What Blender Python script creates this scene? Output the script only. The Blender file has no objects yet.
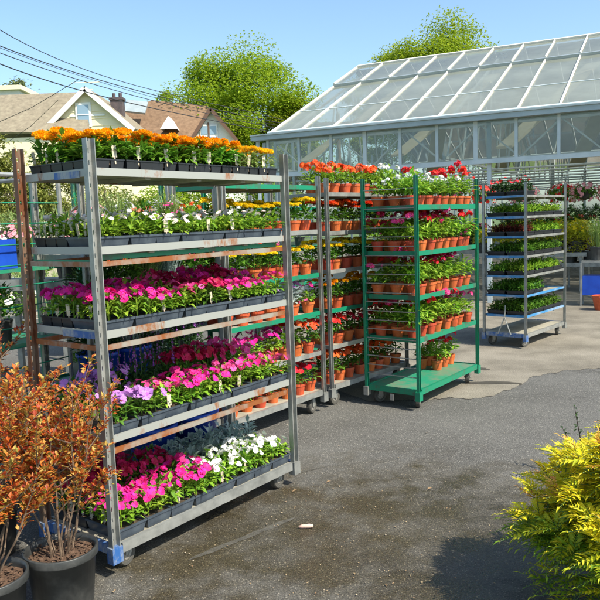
import bpy, math, random
from mathutils import Vector, Matrix, Euler
R = math.radians
rnd = random.Random(7)
scene = bpy.context.scene
col = scene.collection

# ------------------------------------------------------------------ camera
CAM_H, F, PITCH, ROLL = 1.5862, 722.62, 0.1104, -0.0345
cd = bpy.data.cameras.new('camera'); cam = bpy.data.objects.new('camera', cd); col.objects.link(cam)
cd.sensor_width = 36; cd.lens = F/600*36; cd.clip_start = .05; cd.clip_end = 3000
cam.matrix_world = Matrix.Translation((0, 0, CAM_H)) @ Matrix.Rotation(math.pi/2-PITCH, 4, 'X') @ Matrix.Rotation(ROLL, 4, 'Z')
scene.camera = cam

# ------------------------------------------------------------------ sky and sun
SUN_AZ, SUN_EL = R(127), R(49)
w = bpy.data.worlds.new('World'); scene.world = w; w.use_nodes = True
nt = w.node_tree; nt.nodes.clear()
sky = nt.nodes.new('ShaderNodeTexSky'); sky.sky_type = 'NISHITA'; sky.sun_disc = False
sky.sun_elevation = SUN_EL; sky.sun_rotation = SUN_AZ; sky.altitude = 0
sky.air_density = 1.0; sky.dust_density = 1.5; sky.ozone_density = 1.0
bg = nt.nodes.new('ShaderNodeBackground'); bg.inputs[1].default_value = .145
wo = nt.nodes.new('ShaderNodeOutputWorld')
tint = nt.nodes.new('ShaderNodeMix'); tint.data_type = 'RGBA'; tint.blend_type = 'MULTIPLY'; tint.inputs[0].default_value = 1; tint.inputs[7].default_value = (.86, .975, 1, 1)
nt.links.new(sky.outputs[0], tint.inputs[6]); nt.links.new(tint.outputs[2], bg.inputs[0]); nt.links.new(bg.outputs[0], wo.inputs[0])
sd = bpy.data.lights.new('sun', 'SUN'); sd.energy = 4.5; sd.angle = R(.5); sd.color = (1, .925, .78)
sun = bpy.data.objects.new('sun', sd); col.objects.link(sun)
dv = Vector((math.sin(SUN_AZ)*math.cos(SUN_EL), math.cos(SUN_AZ)*math.cos(SUN_EL), math.sin(SUN_EL)))
sun.rotation_euler = dv.to_track_quat('Z', 'Y').to_euler(); sun.location = (3, -3, 9)
vs = scene.view_settings; vs.view_transform = 'Standard'; vs.look = 'None'; vs.gamma = 1; vs.use_curve_mapping = False; vs.exposure = .74
scene.cycles.transparent_max_bounces = 24
scene.cycles.max_bounces = 8

# ------------------------------------------------------------------ pixel -> world helper (used to read positions off the picture)
def ray(px, py):
    X = (px-300)/F; Y = (300-py)/F
    cr, sr = math.cos(ROLL), math.sin(ROLL)
    x = X*cr-Y*sr; y = X*sr+Y*cr
    c, s = math.cos(PITCH), math.sin(PITCH)
    return Vector((x, y*s+c, y*c-s))
def at(px, py, Y):
    r = ray(px, py); return Vector((0, 0, CAM_H))+r*(Y/r.y)
def atz(px, py, z=0.):
    r = ray(px, py); return Vector((0, 0, CAM_H))+r*((z-CAM_H)/r.z)

# ------------------------------------------------------------------ materials
def mat(name, base=(.5,.5,.5), rough=.6, metal=0, noise=None, scale=8, island=None, obj=None, transl=0, bump=0, bscale=60, spec=.5, alpha=None):
    m = bpy.data.materials.new(name); m.use_nodes = True; n = m.node_tree; N = n.nodes; Lk = n.links
    p = N['Principled BSDF']; p.inputs['Roughness'].default_value = rough; p.inputs['Metallic'].default_value = metal
    p.inputs['Specular IOR Level'].default_value = spec
    cur = None
    def ramp(fac, cols):
        r = N.new('ShaderNodeValToRGB'); e = r.color_ramp.elements
        while len(e) < len(cols): e.new(.5)
        for i, c in enumerate(cols):
            e[i].position = i/(len(cols)-1); e[i].color = (*c, 1)
        Lk.new(fac, r.inputs[0]); return r.outputs[0]
    if island:
        g = N.new('ShaderNodeNewGeometry'); cur = ramp(g.outputs['Random Per Island'], island)
    if noise:
        tc = N.new('ShaderNodeTexCoord'); t = N.new('ShaderNodeTexNoise'); t.inputs['Scale'].default_value = scale; t.inputs['Detail'].default_value = 6
        t.inputs['Roughness'].default_value = .65
        Lk.new(tc.outputs['Object'], t.inputs['Vector'])
        mr = N.new('ShaderNodeMapRange'); mr.inputs[1].default_value = .3; mr.inputs[2].default_value = .7; Lk.new(t.outputs[0], mr.inputs[0])
        cur = ramp(mr.outputs[0], noise)
    if obj:
        oi = N.new('ShaderNodeObjectInfo'); h = N.new('ShaderNodeHueSaturation')
        a = N.new('ShaderNodeMapRange'); a.inputs[3].default_value = .5-obj*.1; a.inputs[4].default_value = .5+obj*.1; Lk.new(oi.outputs['Random'], a.inputs[0]); Lk.new(a.outputs[0], h.inputs['Hue'])
        b = N.new('ShaderNodeMapRange'); b.inputs[3].default_value = 1-obj; b.inputs[4].default_value = 1+obj; Lk.new(oi.outputs['Random'], b.inputs[0]); Lk.new(b.outputs[0], h.inputs['Value'])
        if cur is None: h.inputs['Color'].default_value = (*base, 1)
        else: Lk.new(cur, h.inputs['Color'])
        cur = h.outputs[0]
    if cur is None: p.inputs['Base Color'].default_value = (*base, 1)
    else: Lk.new(cur, p.inputs['Base Color'])
    if bump:
        t2 = N.new('ShaderNodeTexNoise'); t2.inputs['Scale'].default_value = bscale; tc2 = N.new('ShaderNodeTexCoord'); Lk.new(tc2.outputs['Object'], t2.inputs['Vector'])
        bm = N.new('ShaderNodeBump'); bm.inputs['Strength'].default_value = bump; bm.inputs['Distance'].default_value = .01; Lk.new(t2.outputs[0], bm.inputs['Height']); Lk.new(bm.outputs[0], p.inputs['Normal'])
    out = N['Material Output']
    if transl:
        tr = N.new('ShaderNodeBsdfTranslucent'); mx = N.new('ShaderNodeMixShader'); mx.inputs[0].default_value = transl
        if cur is None: tr.inputs[0].default_value = (*base, 1)
        else: Lk.new(cur, tr.inputs[0])
        Lk.new(p.outputs[0], mx.inputs[1]); Lk.new(tr.outputs[0], mx.inputs[2]); Lk.new(mx.outputs[0], out.inputs[0])
    if alpha is not None:
        tp = N.new('ShaderNodeBsdfTransparent'); mx = N.new('ShaderNodeMixShader'); mx.inputs[0].default_value = alpha
        src = out.inputs[0].links[0].from_socket
        Lk.new(tp.outputs[0], mx.inputs[1]); Lk.new(src, mx.inputs[2]); Lk.new(mx.outputs[0], out.inputs[0])
    return m

M = {}
def leafm(k, cols, tr=.35, obj=.12): M[k] = mat(k, island=cols, rough=.5, transl=tr, obj=obj, spec=.35)
leafm('leaf_bright', [(.1,.24,.02),(.2,.38,.03),(.36,.52,.05)])
leafm('leaf_mid', [(.04,.13,.015),(.09,.22,.02),(.17,.33,.035)])
leafm('leaf_marigold', [(.06,.18,.015),(.12,.3,.025),(.22,.42,.04)])
leafm('leaf_dark', [(.018,.055,.015),(.03,.085,.02),(.06,.13,.03)])
leafm('leaf_grey', [(.22,.32,.28),(.34,.44,.4),(.5,.58,.54)])
leafm('leaf_pale', [(.18,.28,.06),(.28,.38,.1),(.36,.42,.16)])
leafm('leaf_tree', [(.18,.28,.016),(.28,.38,.022),(.4,.48,.04)], .5)
leafm('leaf_tree_far', [(.12,.16,.06),(.19,.23,.1),(.28,.3,.15)], .3)
leafm('leaf_hedge', [(.16,.2,.04),(.26,.29,.06),(.36,.36,.1)], .3)
leafm('leaf_copper', [(.22,.015,.015),(.42,.04,.02),(.58,.11,.025),(.62,.22,.045),(.26,.24,.04),(.66,.4,.11),(.32,.025,.02)], .4)
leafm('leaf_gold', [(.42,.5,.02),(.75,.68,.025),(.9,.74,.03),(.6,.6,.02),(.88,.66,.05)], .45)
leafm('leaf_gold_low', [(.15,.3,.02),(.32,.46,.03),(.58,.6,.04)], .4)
leafm('leaf_gold_tip', [(.85,.6,.04),(.85,.42,.12),(.85,.68,.06)], .3)
leafm('leaf_red', [(.1,.015,.015),(.18,.03,.02),(.1,.08,.02)], .3)
leafm('leaf_yellow', [(.4,.42,.03),(.6,.58,.04),(.3,.38,.03)], .3)
def bloom(k, cols): M[k] = mat(k, island=cols, rough=.55, transl=.25, obj=.06, spec=.25)
bloom('orange', [(.85,.3,.004),(.92,.42,.006),(.95,.56,.015)])
bloom('golden', [(.9,.48,.008),(.95,.62,.015),(.9,.55,.02)])
bloom('white', [(.75,.7,.66),(.85,.82,.8),(.85,.6,.6),(.85,.84,.8)])
bloom('pure_white', [(.8,.8,.76),(.85,.84,.82)])
bloom('magenta', [(.55,.012,.13),(.75,.02,.25),(.7,.02,.4)])
bloom('crimson', [(.3,.004,.03),(.5,.008,.07),(.62,.02,.14)])
bloom('pink', [(.75,.06,.26),(.85,.1,.36),(.8,.04,.18)])
bloom('lilac', [(.5,.2,.62),(.6,.3,.7),(.45,.12,.5)])
bloom('purple', [(.2,.04,.35),(.32,.08,.45),(.35,.2,.45)])
bloom('yellow', [(.85,.55,.01),(.9,.72,.02),(.85,.66,.02)])
bloom('red', [(.6,.01,.012),(.75,.02,.02),(.7,.015,.05)])
bloom('scarlet', [(.75,.06,.01),(.85,.11,.02),(.8,.14,.04)])
bloom('salmon', [(.8,.22,.12),(.85,.32,.2),(.8,.16,.1)])
bloom('rose', [(.8,.3,.36),(.85,.42,.46),(.7,.2,.3)])
M['eye'] = mat('eye', (.8,.6,.1), .6)
M['galv'] = mat('galvanised steel', noise=[(.2,.205,.195),(.32,.325,.305),(.42,.425,.4)], scale=9, rough=.42, metal=.45)
def rusty(name, c1, c2, lo, hi, sc, rough=.5, metal=.3):
    m = mat(name, rough=rough, metal=metal); n = m.node_tree; N = n.nodes; Lk = n.links
    tc = N.new('ShaderNodeTexCoord'); t = N.new('ShaderNodeTexNoise'); t.inputs['Scale'].default_value = sc; t.inputs['Detail'].default_value = 7; t.inputs['Roughness'].default_value = .7
    mp = N.new('ShaderNodeMapping'); mp.inputs['Scale'].default_value = (1, 1, .5)
    Lk.new(tc.outputs['Object'], mp.inputs[0]); Lk.new(mp.outputs[0], t.inputs[0])
    a = N.new('ShaderNodeMapRange'); a.inputs[1].default_value = lo; a.inputs[2].default_value = hi; Lk.new(t.outputs[0], a.inputs[0])
    mx = N.new('ShaderNodeMix'); mx.data_type = 'RGBA'; mx.inputs[6].default_value = (*c1, 1); mx.inputs[7].default_value = (*c2, 1)
    Lk.new(a.outputs[0], mx.inputs[0]); Lk.new(mx.outputs[2], N['Principled BSDF'].inputs['Base Color'])
    b = N.new('ShaderNodeMapRange'); b.inputs[3].default_value = metal; b.inputs[4].default_value = 0; Lk.new(a.outputs[0], b.inputs[0]); Lk.new(b.outputs[0], N['Principled BSDF'].inputs['Metallic'])
    return m
M['galv_rust'] = rusty('galvanised steel with rust', (.36,.365,.335), (.24,.09,.028), .56, .64, 4.5)
M['rust_rail'] = rusty('rusty rail', (.34,.31,.26), (.24,.075,.018), .42, .54, 2.6)
M['rust_post'] = rusty('rusty post', (.24,.19,.14), (.15,.05,.018), .4, .56, 4)
M['green_paint'] = rusty('green painted steel', (.006,.2,.105), (.05,.11,.07), .52, .62, 9, .4, 0)
M['green_deck'] = rusty('green painted deck', (.02,.24,.135), (.13,.2,.13), .44, .62, 5, .5, 0)
M['blue_paint'] = rusty('blue painted steel', (.025,.1,.3), (.3,.32,.32), .44, .6, 11, .5, 0)
M['blue_shelf'] = rusty('blue shelf edge', (.05,.22,.45), (.35,.42,.48), .5, .7, 3, .45, 0)
M['plywood'] = mat('weathered shelf board', noise=[(.2,.19,.15),(.3,.28,.22),(.4,.38,.3)], scale=5, rough=.75)
M['black_plastic'] = mat('black plastic', (.018,.02,.024), .42, obj=.15)
M['dark_plastic'] = mat('slate plastic tray', noise=[(.03,.04,.055),(.05,.065,.085),(.08,.1,.12)], scale=12, rough=.38)
M['pot_black'] = mat('black nursery pot', noise=[(.02,.022,.022),(.035,.037,.036),(.08,.08,.075)], scale=9, rough=.45)
M['terracotta'] = mat('terracotta plastic', noise=[(.36,.06,.018),(.52,.09,.022),(.58,.13,.04)], scale=14, rough=.6, obj=.12)
M['blue_bin'] = mat('blue plastic', noise=[(.01,.06,.42),(.015,.09,.55)], scale=8, rough=.35)
M['soil'] = mat('soil', noise=[(.02,.013,.008),(.06,.04,.025),(.12,.08,.05)], scale=60, rough=.95)
M['mulch'] = mat('bark mulch', noise=[(.03,.018,.01),(.09,.05,.03),(.18,.11,.07)], scale=50, rough=.9)
M['tag'] = mat('plant tag', noise=[(.38,.32,.22),(.52,.46,.34),(.4,.2,.14)], scale=30, rough=.5, obj=.1)
M['stem'] = mat('woody stem', noise=[(.05,.03,.02),(.13,.085,.055),(.24,.17,.11)], scale=30, rough=.8)
M['greenstem'] = mat('green stem', (.08,.16,.03), .6)
M['bark'] = mat('bark', noise=[(.06,.045,.03),(.12,.09,.065),(.18,.15,.11)], scale=6, rough=.9, bump=.6, bscale=12)
M['rubber'] = mat('grey rubber', noise=[(.05,.047,.042),(.1,.095,.08)], scale=30, rough=.8)
M['hub'] = mat('wheel hub', noise=[(.14,.13,.11),(.3,.28,.25)], scale=30, rough=.6)
M['gh_frame'] = mat('grey-white painted aluminium', noise=[(.38,.45,.46),(.5,.56,.57),(.58,.63,.63)], scale=2, rough=.45)
M['gh_bar'] = mat('white glazing bar', noise=[(.5,.49,.44),(.66,.65,.6)], scale=2, rough=.5)
M['gh_dark'] = mat('grey gutter', noise=[(.3,.35,.36),(.42,.47,.48)], scale=2, rough=.4, metal=.3)
M['sleeve'] = mat('translucent plant sleeve', (.66,.64,.72), .25, transl=.4, alpha=.62)
M['wire'] = mat('black cable', (.03,.03,.034), .6)
M['twig'] = mat('dark twig', (.03,.02,.015), .8)
M['cream'] = mat('cream siding', noise=[(.76,.68,.46),(.82,.75,.54)], scale=1.5, rough=.7)
M['trim'] = mat('white trim', (.78,.78,.74), .5)
M['stucco'] = mat('white stucco', noise=[(.66,.65,.62),(.76,.75,.72)], scale=3, rough=.8)
M['brown_trim'] = mat('brown trim', (.13,.07,.045), .6)
M['pane_blue'] = mat('window glass', (.25,.36,.46), .12)
M['brickdark'] = mat('dark brick', noise=[(.05,.045,.05),(.12,.09,.09)], scale=5, rough=.85)
M['pinkstub'] = mat('pink chalky stone', noise=[(.55,.34,.28),(.66,.44,.36)], scale=40, rough=.8)
M['dryleaf'] = mat('dry petals', island=[(.3,.2,.1),(.42,.33,.2),(.2,.11,.05),(.55,.47,.36)], rough=.8)
M['timber'] = mat('weathered fence wood', noise=[(.36,.31,.22),(.5,.44,.33),(.58,.53,.42)], scale=3, rough=.8)
M['grass'] = mat('grass ground', noise=[(.05,.09,.02),(.1,.15,.035),(.16,.19,.06)], scale=.6, rough=.95)

M['curtain'] = mat('cream shade cloth', noise=[(.62,.57,.42),(.74,.68,.52)], scale=3, rough=.8, transl=.3)
def brickmat(name, c1, c2, mort, sc, bw, rh, rough=.85, axis=None):
    m = mat(name, rough=rough); n = m.node_tree; N = n.nodes; Lk = n.links
    tc = N.new('ShaderNodeTexCoord'); b = N.new('ShaderNodeTexBrick'); b.inputs['Scale'].default_value = sc
    b.inputs['Brick Width'].default_value = bw; b.inputs['Row Height'].default_value = rh; b.inputs['Mortar Size'].default_value = .012
    for k, c in (('Color1', c1), ('Color2', c2), ('Mortar', mort)): b.inputs[k].default_value = (*c, 1)
    Lk.new(tc.outputs['UV'], b.inputs[0]); Lk.new(b.outputs[0], N['Principled BSDF'].inputs['Base Color'])
    return m
M['roof_tan'] = mat('tan shingles', noise=[(.17,.145,.1),(.24,.2,.14),(.3,.26,.18)], scale=4, rough=.9)
M['roof_brown'] = mat('brown shingles', noise=[(.13,.075,.042),(.19,.115,.065),(.25,.155,.09)], scale=4, rough=.9)

def glassmat(name, colr, dens, diff):
    m = bpy.data.materials.new(name); m.use_nodes = True; n = m.node_tree; N = n.nodes; Lk = n.links; N.clear()
    out = N.new('ShaderNodeOutputMaterial'); tp = N.new('ShaderNodeBsdfTransparent'); tp.inputs[0].default_value = (.93,.96,.95,1)
    d = N.new('ShaderNodeBsdfDiffuse'); d.inputs[0].default_value = (*colr, 1); t = N.new('ShaderNodeBsdfTranslucent'); t.inputs[0].default_value = (*colr, 1)
    a = N.new('ShaderNodeMixShader'); a.inputs[0].default_value = .5; Lk.new(d.outputs[0], a.inputs[1]); Lk.new(t.outputs[0], a.inputs[2])
    tc = N.new('ShaderNodeTexCoord'); no = N.new('ShaderNodeTexNoise'); no.inputs['Scale'].default_value = 1.3; no.inputs['Detail'].default_value = 5; Lk.new(tc.outputs['Object'], no.inputs[0])
    mr = N.new('ShaderNodeMapRange'); mr.inputs[1].default_value = .3; mr.inputs[2].default_value = .7; mr.inputs[3].default_value = dens-diff; mr.inputs[4].default_value = dens+diff; Lk.new(no.outputs[0], mr.inputs[0])
    oi = N.new('ShaderNodeObjectInfo'); om = N.new('ShaderNodeMath'); om.operation = 'MULTIPLY_ADD'; om.inputs[1].default_value = diff*1.4; Lk.new(oi.outputs['Random'], om.inputs[0]); Lk.new(mr.outputs[0], om.inputs[2])
    b = N.new('ShaderNodeMixShader'); Lk.new(om.outputs[0], b.inputs[0]); Lk.new(tp.outputs[0], b.inputs[1]); Lk.new(a.outputs[0], b.inputs[2])
    g = N.new('ShaderNodeBsdfGlossy'); g.inputs['Roughness'].default_value = .08
    fr = N.new('ShaderNodeFresnel'); fr.inputs[0].default_value = 1.45
    c = N.new('ShaderNodeMixShader'); Lk.new(fr.outputs[0], c.inputs[0]); Lk.new(b.outputs[0], c.inputs[1]); Lk.new(g.outputs[0], c.inputs[2]); Lk.new(c.outputs[0], out.inputs[0])
    return m
M['roof_glass'] = glassmat('whitewashed roof glass', (.56,.6,.5), .5, .13)
M['wall_glass'] = glassmat('clear wall glass', (.66,.74,.73), .1, .04)

def asphalt():
    m = mat('old asphalt', rough=.85); n = m.node_tree; N = n.nodes; Lk = n.links; P = N['Principled BSDF']
    tc = N.new('ShaderNodeTexCoord')
    def noise(s, d=6, r=.6):
        t = N.new('ShaderNodeTexNoise'); t.inputs['Scale'].default_value = s; t.inputs['Detail'].default_value = d; t.inputs['Roughness'].default_value = r; Lk.new(tc.outputs['Object'], t.inputs[0]); return t.outputs[0]
    def mr(x, a, b, c=0, d=1):
        q = N.new('ShaderNodeMapRange'); q.inputs[1].default_value = a; q.inputs[2].default_value = b; q.inputs[3].default_value = c; q.inputs[4].default_value = d; Lk.new(x, q.inputs[0]); return q.outputs[0]
    def mix(f, a, b):
        q = N.new('ShaderNodeMix'); q.data_type = 'RGBA'; Lk.new(f, q.inputs[0])
        for i, v in ((6, a), (7, b)):
            if isinstance(v, tuple): q.inputs[i].default_value = (*v, 1)
            else: Lk.new(v, q.inputs[i])
        return q.outputs[2]
    def mth(op, a, b):
        q = N.new('ShaderNodeMath'); q.operation = op
        for i, v in ((0, a), (1, b)):
            if isinstance(v, (int, float)): q.inputs[i].default_value = v
            else: Lk.new(v, q.inputs[i])
        return q.outputs[0]
    base = mix(mr(noise(.8,7,.65), .36, .62), (.048,.047,.043), (.12,.118,.11))
    agg = mix(mr(noise(170, 2), .38, .66), (.025,.024,.022), (.22,.21,.19))
    c1 = N.new('ShaderNodeMix'); c1.data_type = 'RGBA'; c1.inputs[0].default_value = .5; Lk.new(base, c1.inputs[6]); Lk.new(agg, c1.inputs[7]); c1 = c1.outputs[2]
    # pale stone chips of several sizes
    for sc, th, lo in ((100, .2, .55), (45, .12, .62)):
        v = N.new('ShaderNodeTexVoronoi'); v.inputs['Scale'].default_value = sc; Lk.new(tc.outputs['Object'], v.inputs[0])
        near = mr(v.outputs['Distance'], th, th+.1, 1, 0)
        sp = N.new('ShaderNodeSeparateColor'); Lk.new(v.outputs['Color'], sp.inputs[0])
        f = mth('MULTIPLY', near, mr(sp.outputs[0], lo, lo+.04))
        c1 = mix(mth('MULTIPLY', f, .8), c1, (.36,.34,.3))
    # damp, muddy area spreading in front of the nearest trolley
    mp = N.new('ShaderNodeMapping'); mp.vector_type = 'POINT'; mp.inputs['Location'].default_value = (-.25*.5, -3.5*.8, 0); mp.inputs['Scale'].default_value = (.5,.8,1)
    Lk.new(tc.outputs['Object'], mp.inputs[0])
    ln = N.new('ShaderNodeVectorMath'); ln.operation = 'LENGTH'; Lk.new(mp.outputs[0], ln.inputs[0])
    d = mth('ADD', ln.outputs['Value'], mr(noise(2.2, 7, .7), .3, .7, -.45, .45))
    wet = mr(d, .45, 1.05, 1, 0)
    n2 = mr(noise(3, 6), .32, .58, .45, 1)
    wet = mth('MULTIPLY', wet, n2)
    # a few other oily blotches
    bl = mr(noise(.9, 7, .7), .58, .66)
    dk = N.new('ShaderNodeMix'); dk.data_type = 'RGBA'; dk.blend_type = 'MULTIPLY'; Lk.new(mth('MULTIPLY', bl, .75), dk.inputs[0]); Lk.new(c1, dk.inputs[6]); dk.inputs[7].default_value = (.45,.43,.4,1)
    w1 = N.new('ShaderNodeMix'); w1.data_type = 'RGBA'; w1.blend_type = 'MULTIPLY'; Lk.new(wet, w1.inputs[0]); Lk.new(dk.outputs[2], w1.inputs[6]); w1.inputs[7].default_value = (.55,.47,.31,1)
    Lk.new(w1.outputs[2], P.inputs['Base Color'])
    Lk.new(mr(wet, .35, 1, .85, .16), P.inputs['Roughness'])
    bp = N.new('ShaderNodeBump'); bp.inputs['Strength'].default_value = .7; bp.inputs['Distance'].default_value = .006; Lk.new(noise(120, 3), bp.inputs['Height']); Lk.new(bp.outputs[0], P.inputs['Normal'])
    return m
M['asphalt'] = asphalt()
M['concrete'] = mat('worn sandy concrete', noise=[(.12,.105,.08),(.2,.178,.14),(.27,.242,.195)], scale=1.6, rough=.85, bump=.4, bscale=80)
def concrete_detail(m):
    n = m.node_tree; N = n.nodes; Lk = n.links; P = N['Principled BSDF']; src = P.inputs['Base Color'].links[0].from_socket
    t = N.new('ShaderNodeTexNoise'); t.inputs['Scale'].default_value = 90; t.inputs['Detail'].default_value = 3; tc = N.new('ShaderNodeTexCoord'); Lk.new(tc.outputs['Object'], t.inputs[0])
    r = N.new('ShaderNodeMapRange'); r.inputs[1].default_value = .35; r.inputs[2].default_value = .65; r.inputs[3].default_value = .7; r.inputs[4].default_value = 1.25; Lk.new(t.outputs[0], r.inputs[0])
    x = N.new('ShaderNodeMix'); x.data_type = 'RGBA'; x.blend_type = 'MULTIPLY'; x.inputs[0].default_value = 1; Lk.new(src, x.inputs[6]); Lk.new(r.outputs[0], x.inputs[7]); Lk.new(x.outputs[2], P.inputs['Base Color'])
concrete_detail(M['concrete'])
M['damp'] = mat('damp patch', noise=[(.06,.054,.044),(.1,.09,.072)], scale=6, rough=.4, alpha=.75)
M['chalk'] = mat('faded line paint', noise=[(.06,.056,.048),(.11,.105,.09),(.17,.16,.14)], scale=22, rough=.85, alpha=.55)

# ------------------------------------------------------------------ mesh builder
class MB:
    def __init__(s): s.v = []; s.f = []
    def add(s, vs, fs):
        o = len(s.v); s.v += [tuple(p) for p in vs]; s.f += [tuple(i+o for i in f) for f in fs]
    def box(s, a, b, T=None):
        x0,y0,z0 = a; x1,y1,z1 = b
        vs = [Vector(p) for p in ((x0,y0,z0),(x1,y0,z0),(x1,y1,z0),(x0,y1,z0),(x0,y0,z1),(x1,y0,z1),(x1,y1,z1),(x0,y1,z1))]
        if T: vs = [T@p for p in vs]
        s.add(vs, [(0,3,2,1),(4,5,6,7),(0,1,5,4),(1,2,6,5),(2,3,7,6),(3,0,4,7)])
    def bar(s, p, q, wd, ht=None, up=(0,0,1)):
        p = Vector(p); q = Vector(q); d = q-p; L = d.length
        if L < 1e-6: return
        d /= L; up = Vector(up)
        if abs(d.dot(up)) > .98: up = Vector((0,1,0))
        sd_ = d.cross(up).normalized(); u = sd_.cross(d); ht = ht or wd; a = sd_*wd/2; b = u*ht/2
        s.add([p-a-b,p+a-b,p+a+b,p-a+b,q-a-b,q+a-b,q+a+b,q-a+b], [(0,3,2,1),(4,5,6,7),(0,1,5,4),(1,2,6,5),(2,3,7,6),(3,0,4,7)])
    def tube(s, pts, rs, n=6, cap=True):
        pts = [Vector(p) for p in pts]
        if not isinstance(rs, (list, tuple)): rs = [rs]*len(pts)
        o = len(s.v); vs = []; fs = []
        for i, p in enumerate(pts):
            d = (pts[min(i+1, len(pts)-1)]-pts[max(i-1, 0)]).normalized()
            a = d.cross(Vector((0,0,1)) if abs(d.z) < .95 else Vector((1,0,0))).normalized(); b = d.cross(a)
            for k in range(n):
                t = 2*math.pi*k/n; vs.append(p+(a*math.cos(t)+b*math.sin(t))*rs[i])
        for i in range(len(pts)-1):
            for k in range(n): fs.append((i*n+k, i*n+(k+1)%n, (i+1)*n+(k+1)%n, (i+1)*n+k))
        if cap: fs.append(tuple(range(n-1, -1, -1))); fs.append(tuple((len(pts)-1)*n+k for k in range(n)))
        s.add(vs, fs)
    def lathe(s, prof, n=20, c=(0,0,0), axis='z'):
        vs = []; fs = []
        for r, z in prof:
            for k in range(n):
                t = 2*math.pi*k/n
                vs.append(Vector((r*math.cos(t), r*math.sin(t), z)) if axis == 'z' else (Vector((r*math.cos(t), z, r*math.sin(t))) if axis == 'y' else Vector((z, r*math.cos(t), r*math.sin(t)))))
        vs = [p+Vector(c) for p in vs]
        for i in range(len(prof)-1):
            for k in range(n): fs.append((i*n+k, i*n+(k+1)%n, (i+1)*n+(k+1)%n, (i+1)*n+k))
        s.add(vs, fs)
    def poly(s, pts): s.add(pts, [tuple(range(len(pts)))])
    def build(s, name, m, parent=None, smooth=False, loc=None):
        me = bpy.data.meshes.new(name); me.from_pydata(s.v, [], s.f)
        if smooth: me.polygons.foreach_set('use_smooth', [True]*len(me.polygons))
        me.materials.append(m if not isinstance(m, str) else M[m])
        o = bpy.data.objects.new(name, me); col.objects.link(o)
        if parent: o.parent = parent
        if loc: o.location = loc
        return o
def meshof(mb, name, m, smooth=False):
    me = bpy.data.meshes.new(name); me.from_pydata(mb.v, [], mb.f)
    if smooth: me.polygons.foreach_set('use_smooth', [True]*len(me.polygons))
    me.materials.append(M[m]); return me
def put(name, me, parent=None, loc=(0,0,0), rz=0, sc=1):
    o = bpy.data.objects.new(name, me); col.objects.link(o)
    if parent: o.parent = parent
    o.location = loc; o.rotation_euler = (0,0,rz); o.scale = (sc,)*3 if not isinstance(sc, tuple) else sc
    return o
def tag(o, label=None, cat=None, group=None, kind=None):
    if label: o['label'] = label
    if cat: o['category'] = cat
    if group: o['group'] = group
    if kind: o['kind'] = kind
    return o
def empty(name, loc, rz=0): 
    o = bpy.data.objects.new(name, None); col.objects.link(o); o.location = loc; o.rotation_euler = (0,0,rz); o.empty_display_size = .1; return o
ORD = ['first','second','third','fourth','fifth','sixth','seventh','eighth','ninth','tenth','eleventh','twelfth','thirteenth','fourteenth','fifteenth','sixteenth','seventeenth','eighteenth','nineteenth','twentieth','twenty-first','twenty-second','twenty-third','twenty-fourth']

# ------------------------------------------------------------------ ground
def sheet(name, pts, z, m):
    mb = MB(); mb.poly([(x, y, z) for x, y in pts]); o = mb.build(name, m); tag(o, kind='structure'); return o
sheet('ground', [(-600,-200),(600,-200),(600,1500),(-600,1500)], -.012, 'grass')
sheet('asphalt', [(-9,-6),(14,-6),(14,14),(-9,14)], -.004, 'asphalt')
edge = [atz(*p) for p in ((370,402),(395,401),(425,399),(440,399),(455,398),(480,397.5),(500,394),(512,388),(524,382),(534,377),(548,373),(562,371),(580,370),(602,367))]
cp = [(p.x, p.y) for p in edge]+[(8,7.3),(13.9,8.5),(24,30),(-4,38),(-.3,10),(.2,6.8)]
def smooth_poly(cp):
    out = []
    for i in range(len(edge)-1):
        a = Vector(cp[i]); b = Vector(cp[i+1])
        for k in range(10):
            p = a.lerp(b, k/10); q = i+k/10; wv = .03*math.sin(q*2.3)+.018*math.sin(q*5.1+1)+.01*math.sin(q*11.7+2); out.append((p.x+rnd.uniform(-.004,.004), p.y+wv+rnd.uniform(-.007,.007)))
    return out+cp[len(edge)-1:]
sheet('concrete_apron', smooth_poly(cp), 0, 'concrete')
def blotch(name, c, rx, ry, rot, z, m, seed, wob=.25):
    r = random.Random(seed); ph = [r.uniform(0, 6.3) for _ in range(5)]; pts = []
    for k in range(48):
        t = 2*math.pi*k/48; q = 1+sum(wob/(j+1)*math.sin((j+2)*t+ph[j]) for j in range(5))
        x = rx*q*math.cos(t); y = ry*q*math.sin(t); pts.append((c.x+x*math.cos(rot)-y*math.sin(rot), c.y+x*math.sin(rot)+y*math.cos(rot)))
    return sheet(name, pts, z, m)
blotch('damp_patch', atz(492,383), .2, .07, -.15, .004, 'damp', 3)
blotch('damp_patch', atz(481,369), .08, .06, 0, .004, 'damp', 5)
def streak(a, b, wd, z=0.0, seed=1):
    r = random.Random(seed); A = atz(*a); B = atz(*b); d = (B-A).normalized(); n = Vector((-d.y, d.x, 0)); top = []; bot = []
    for k in range(15):
        p = A.lerp(B, k/14); e = min(1, 9*k/14+.1, 9*(14-k)/14+.1)
        top.append(p+n*wd*e*r.uniform(.6,1)); bot.append(p-n*wd*e*r.uniform(.6,1))
    pts = [(p.x, p.y) for p in top+bot[::-1]]
    return sheet('faded_line', pts, z, 'chalk')
streak((188,560),(296,517), .022, 0, 4); streak((299,472),(327,466), .013, 0, 5)

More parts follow.
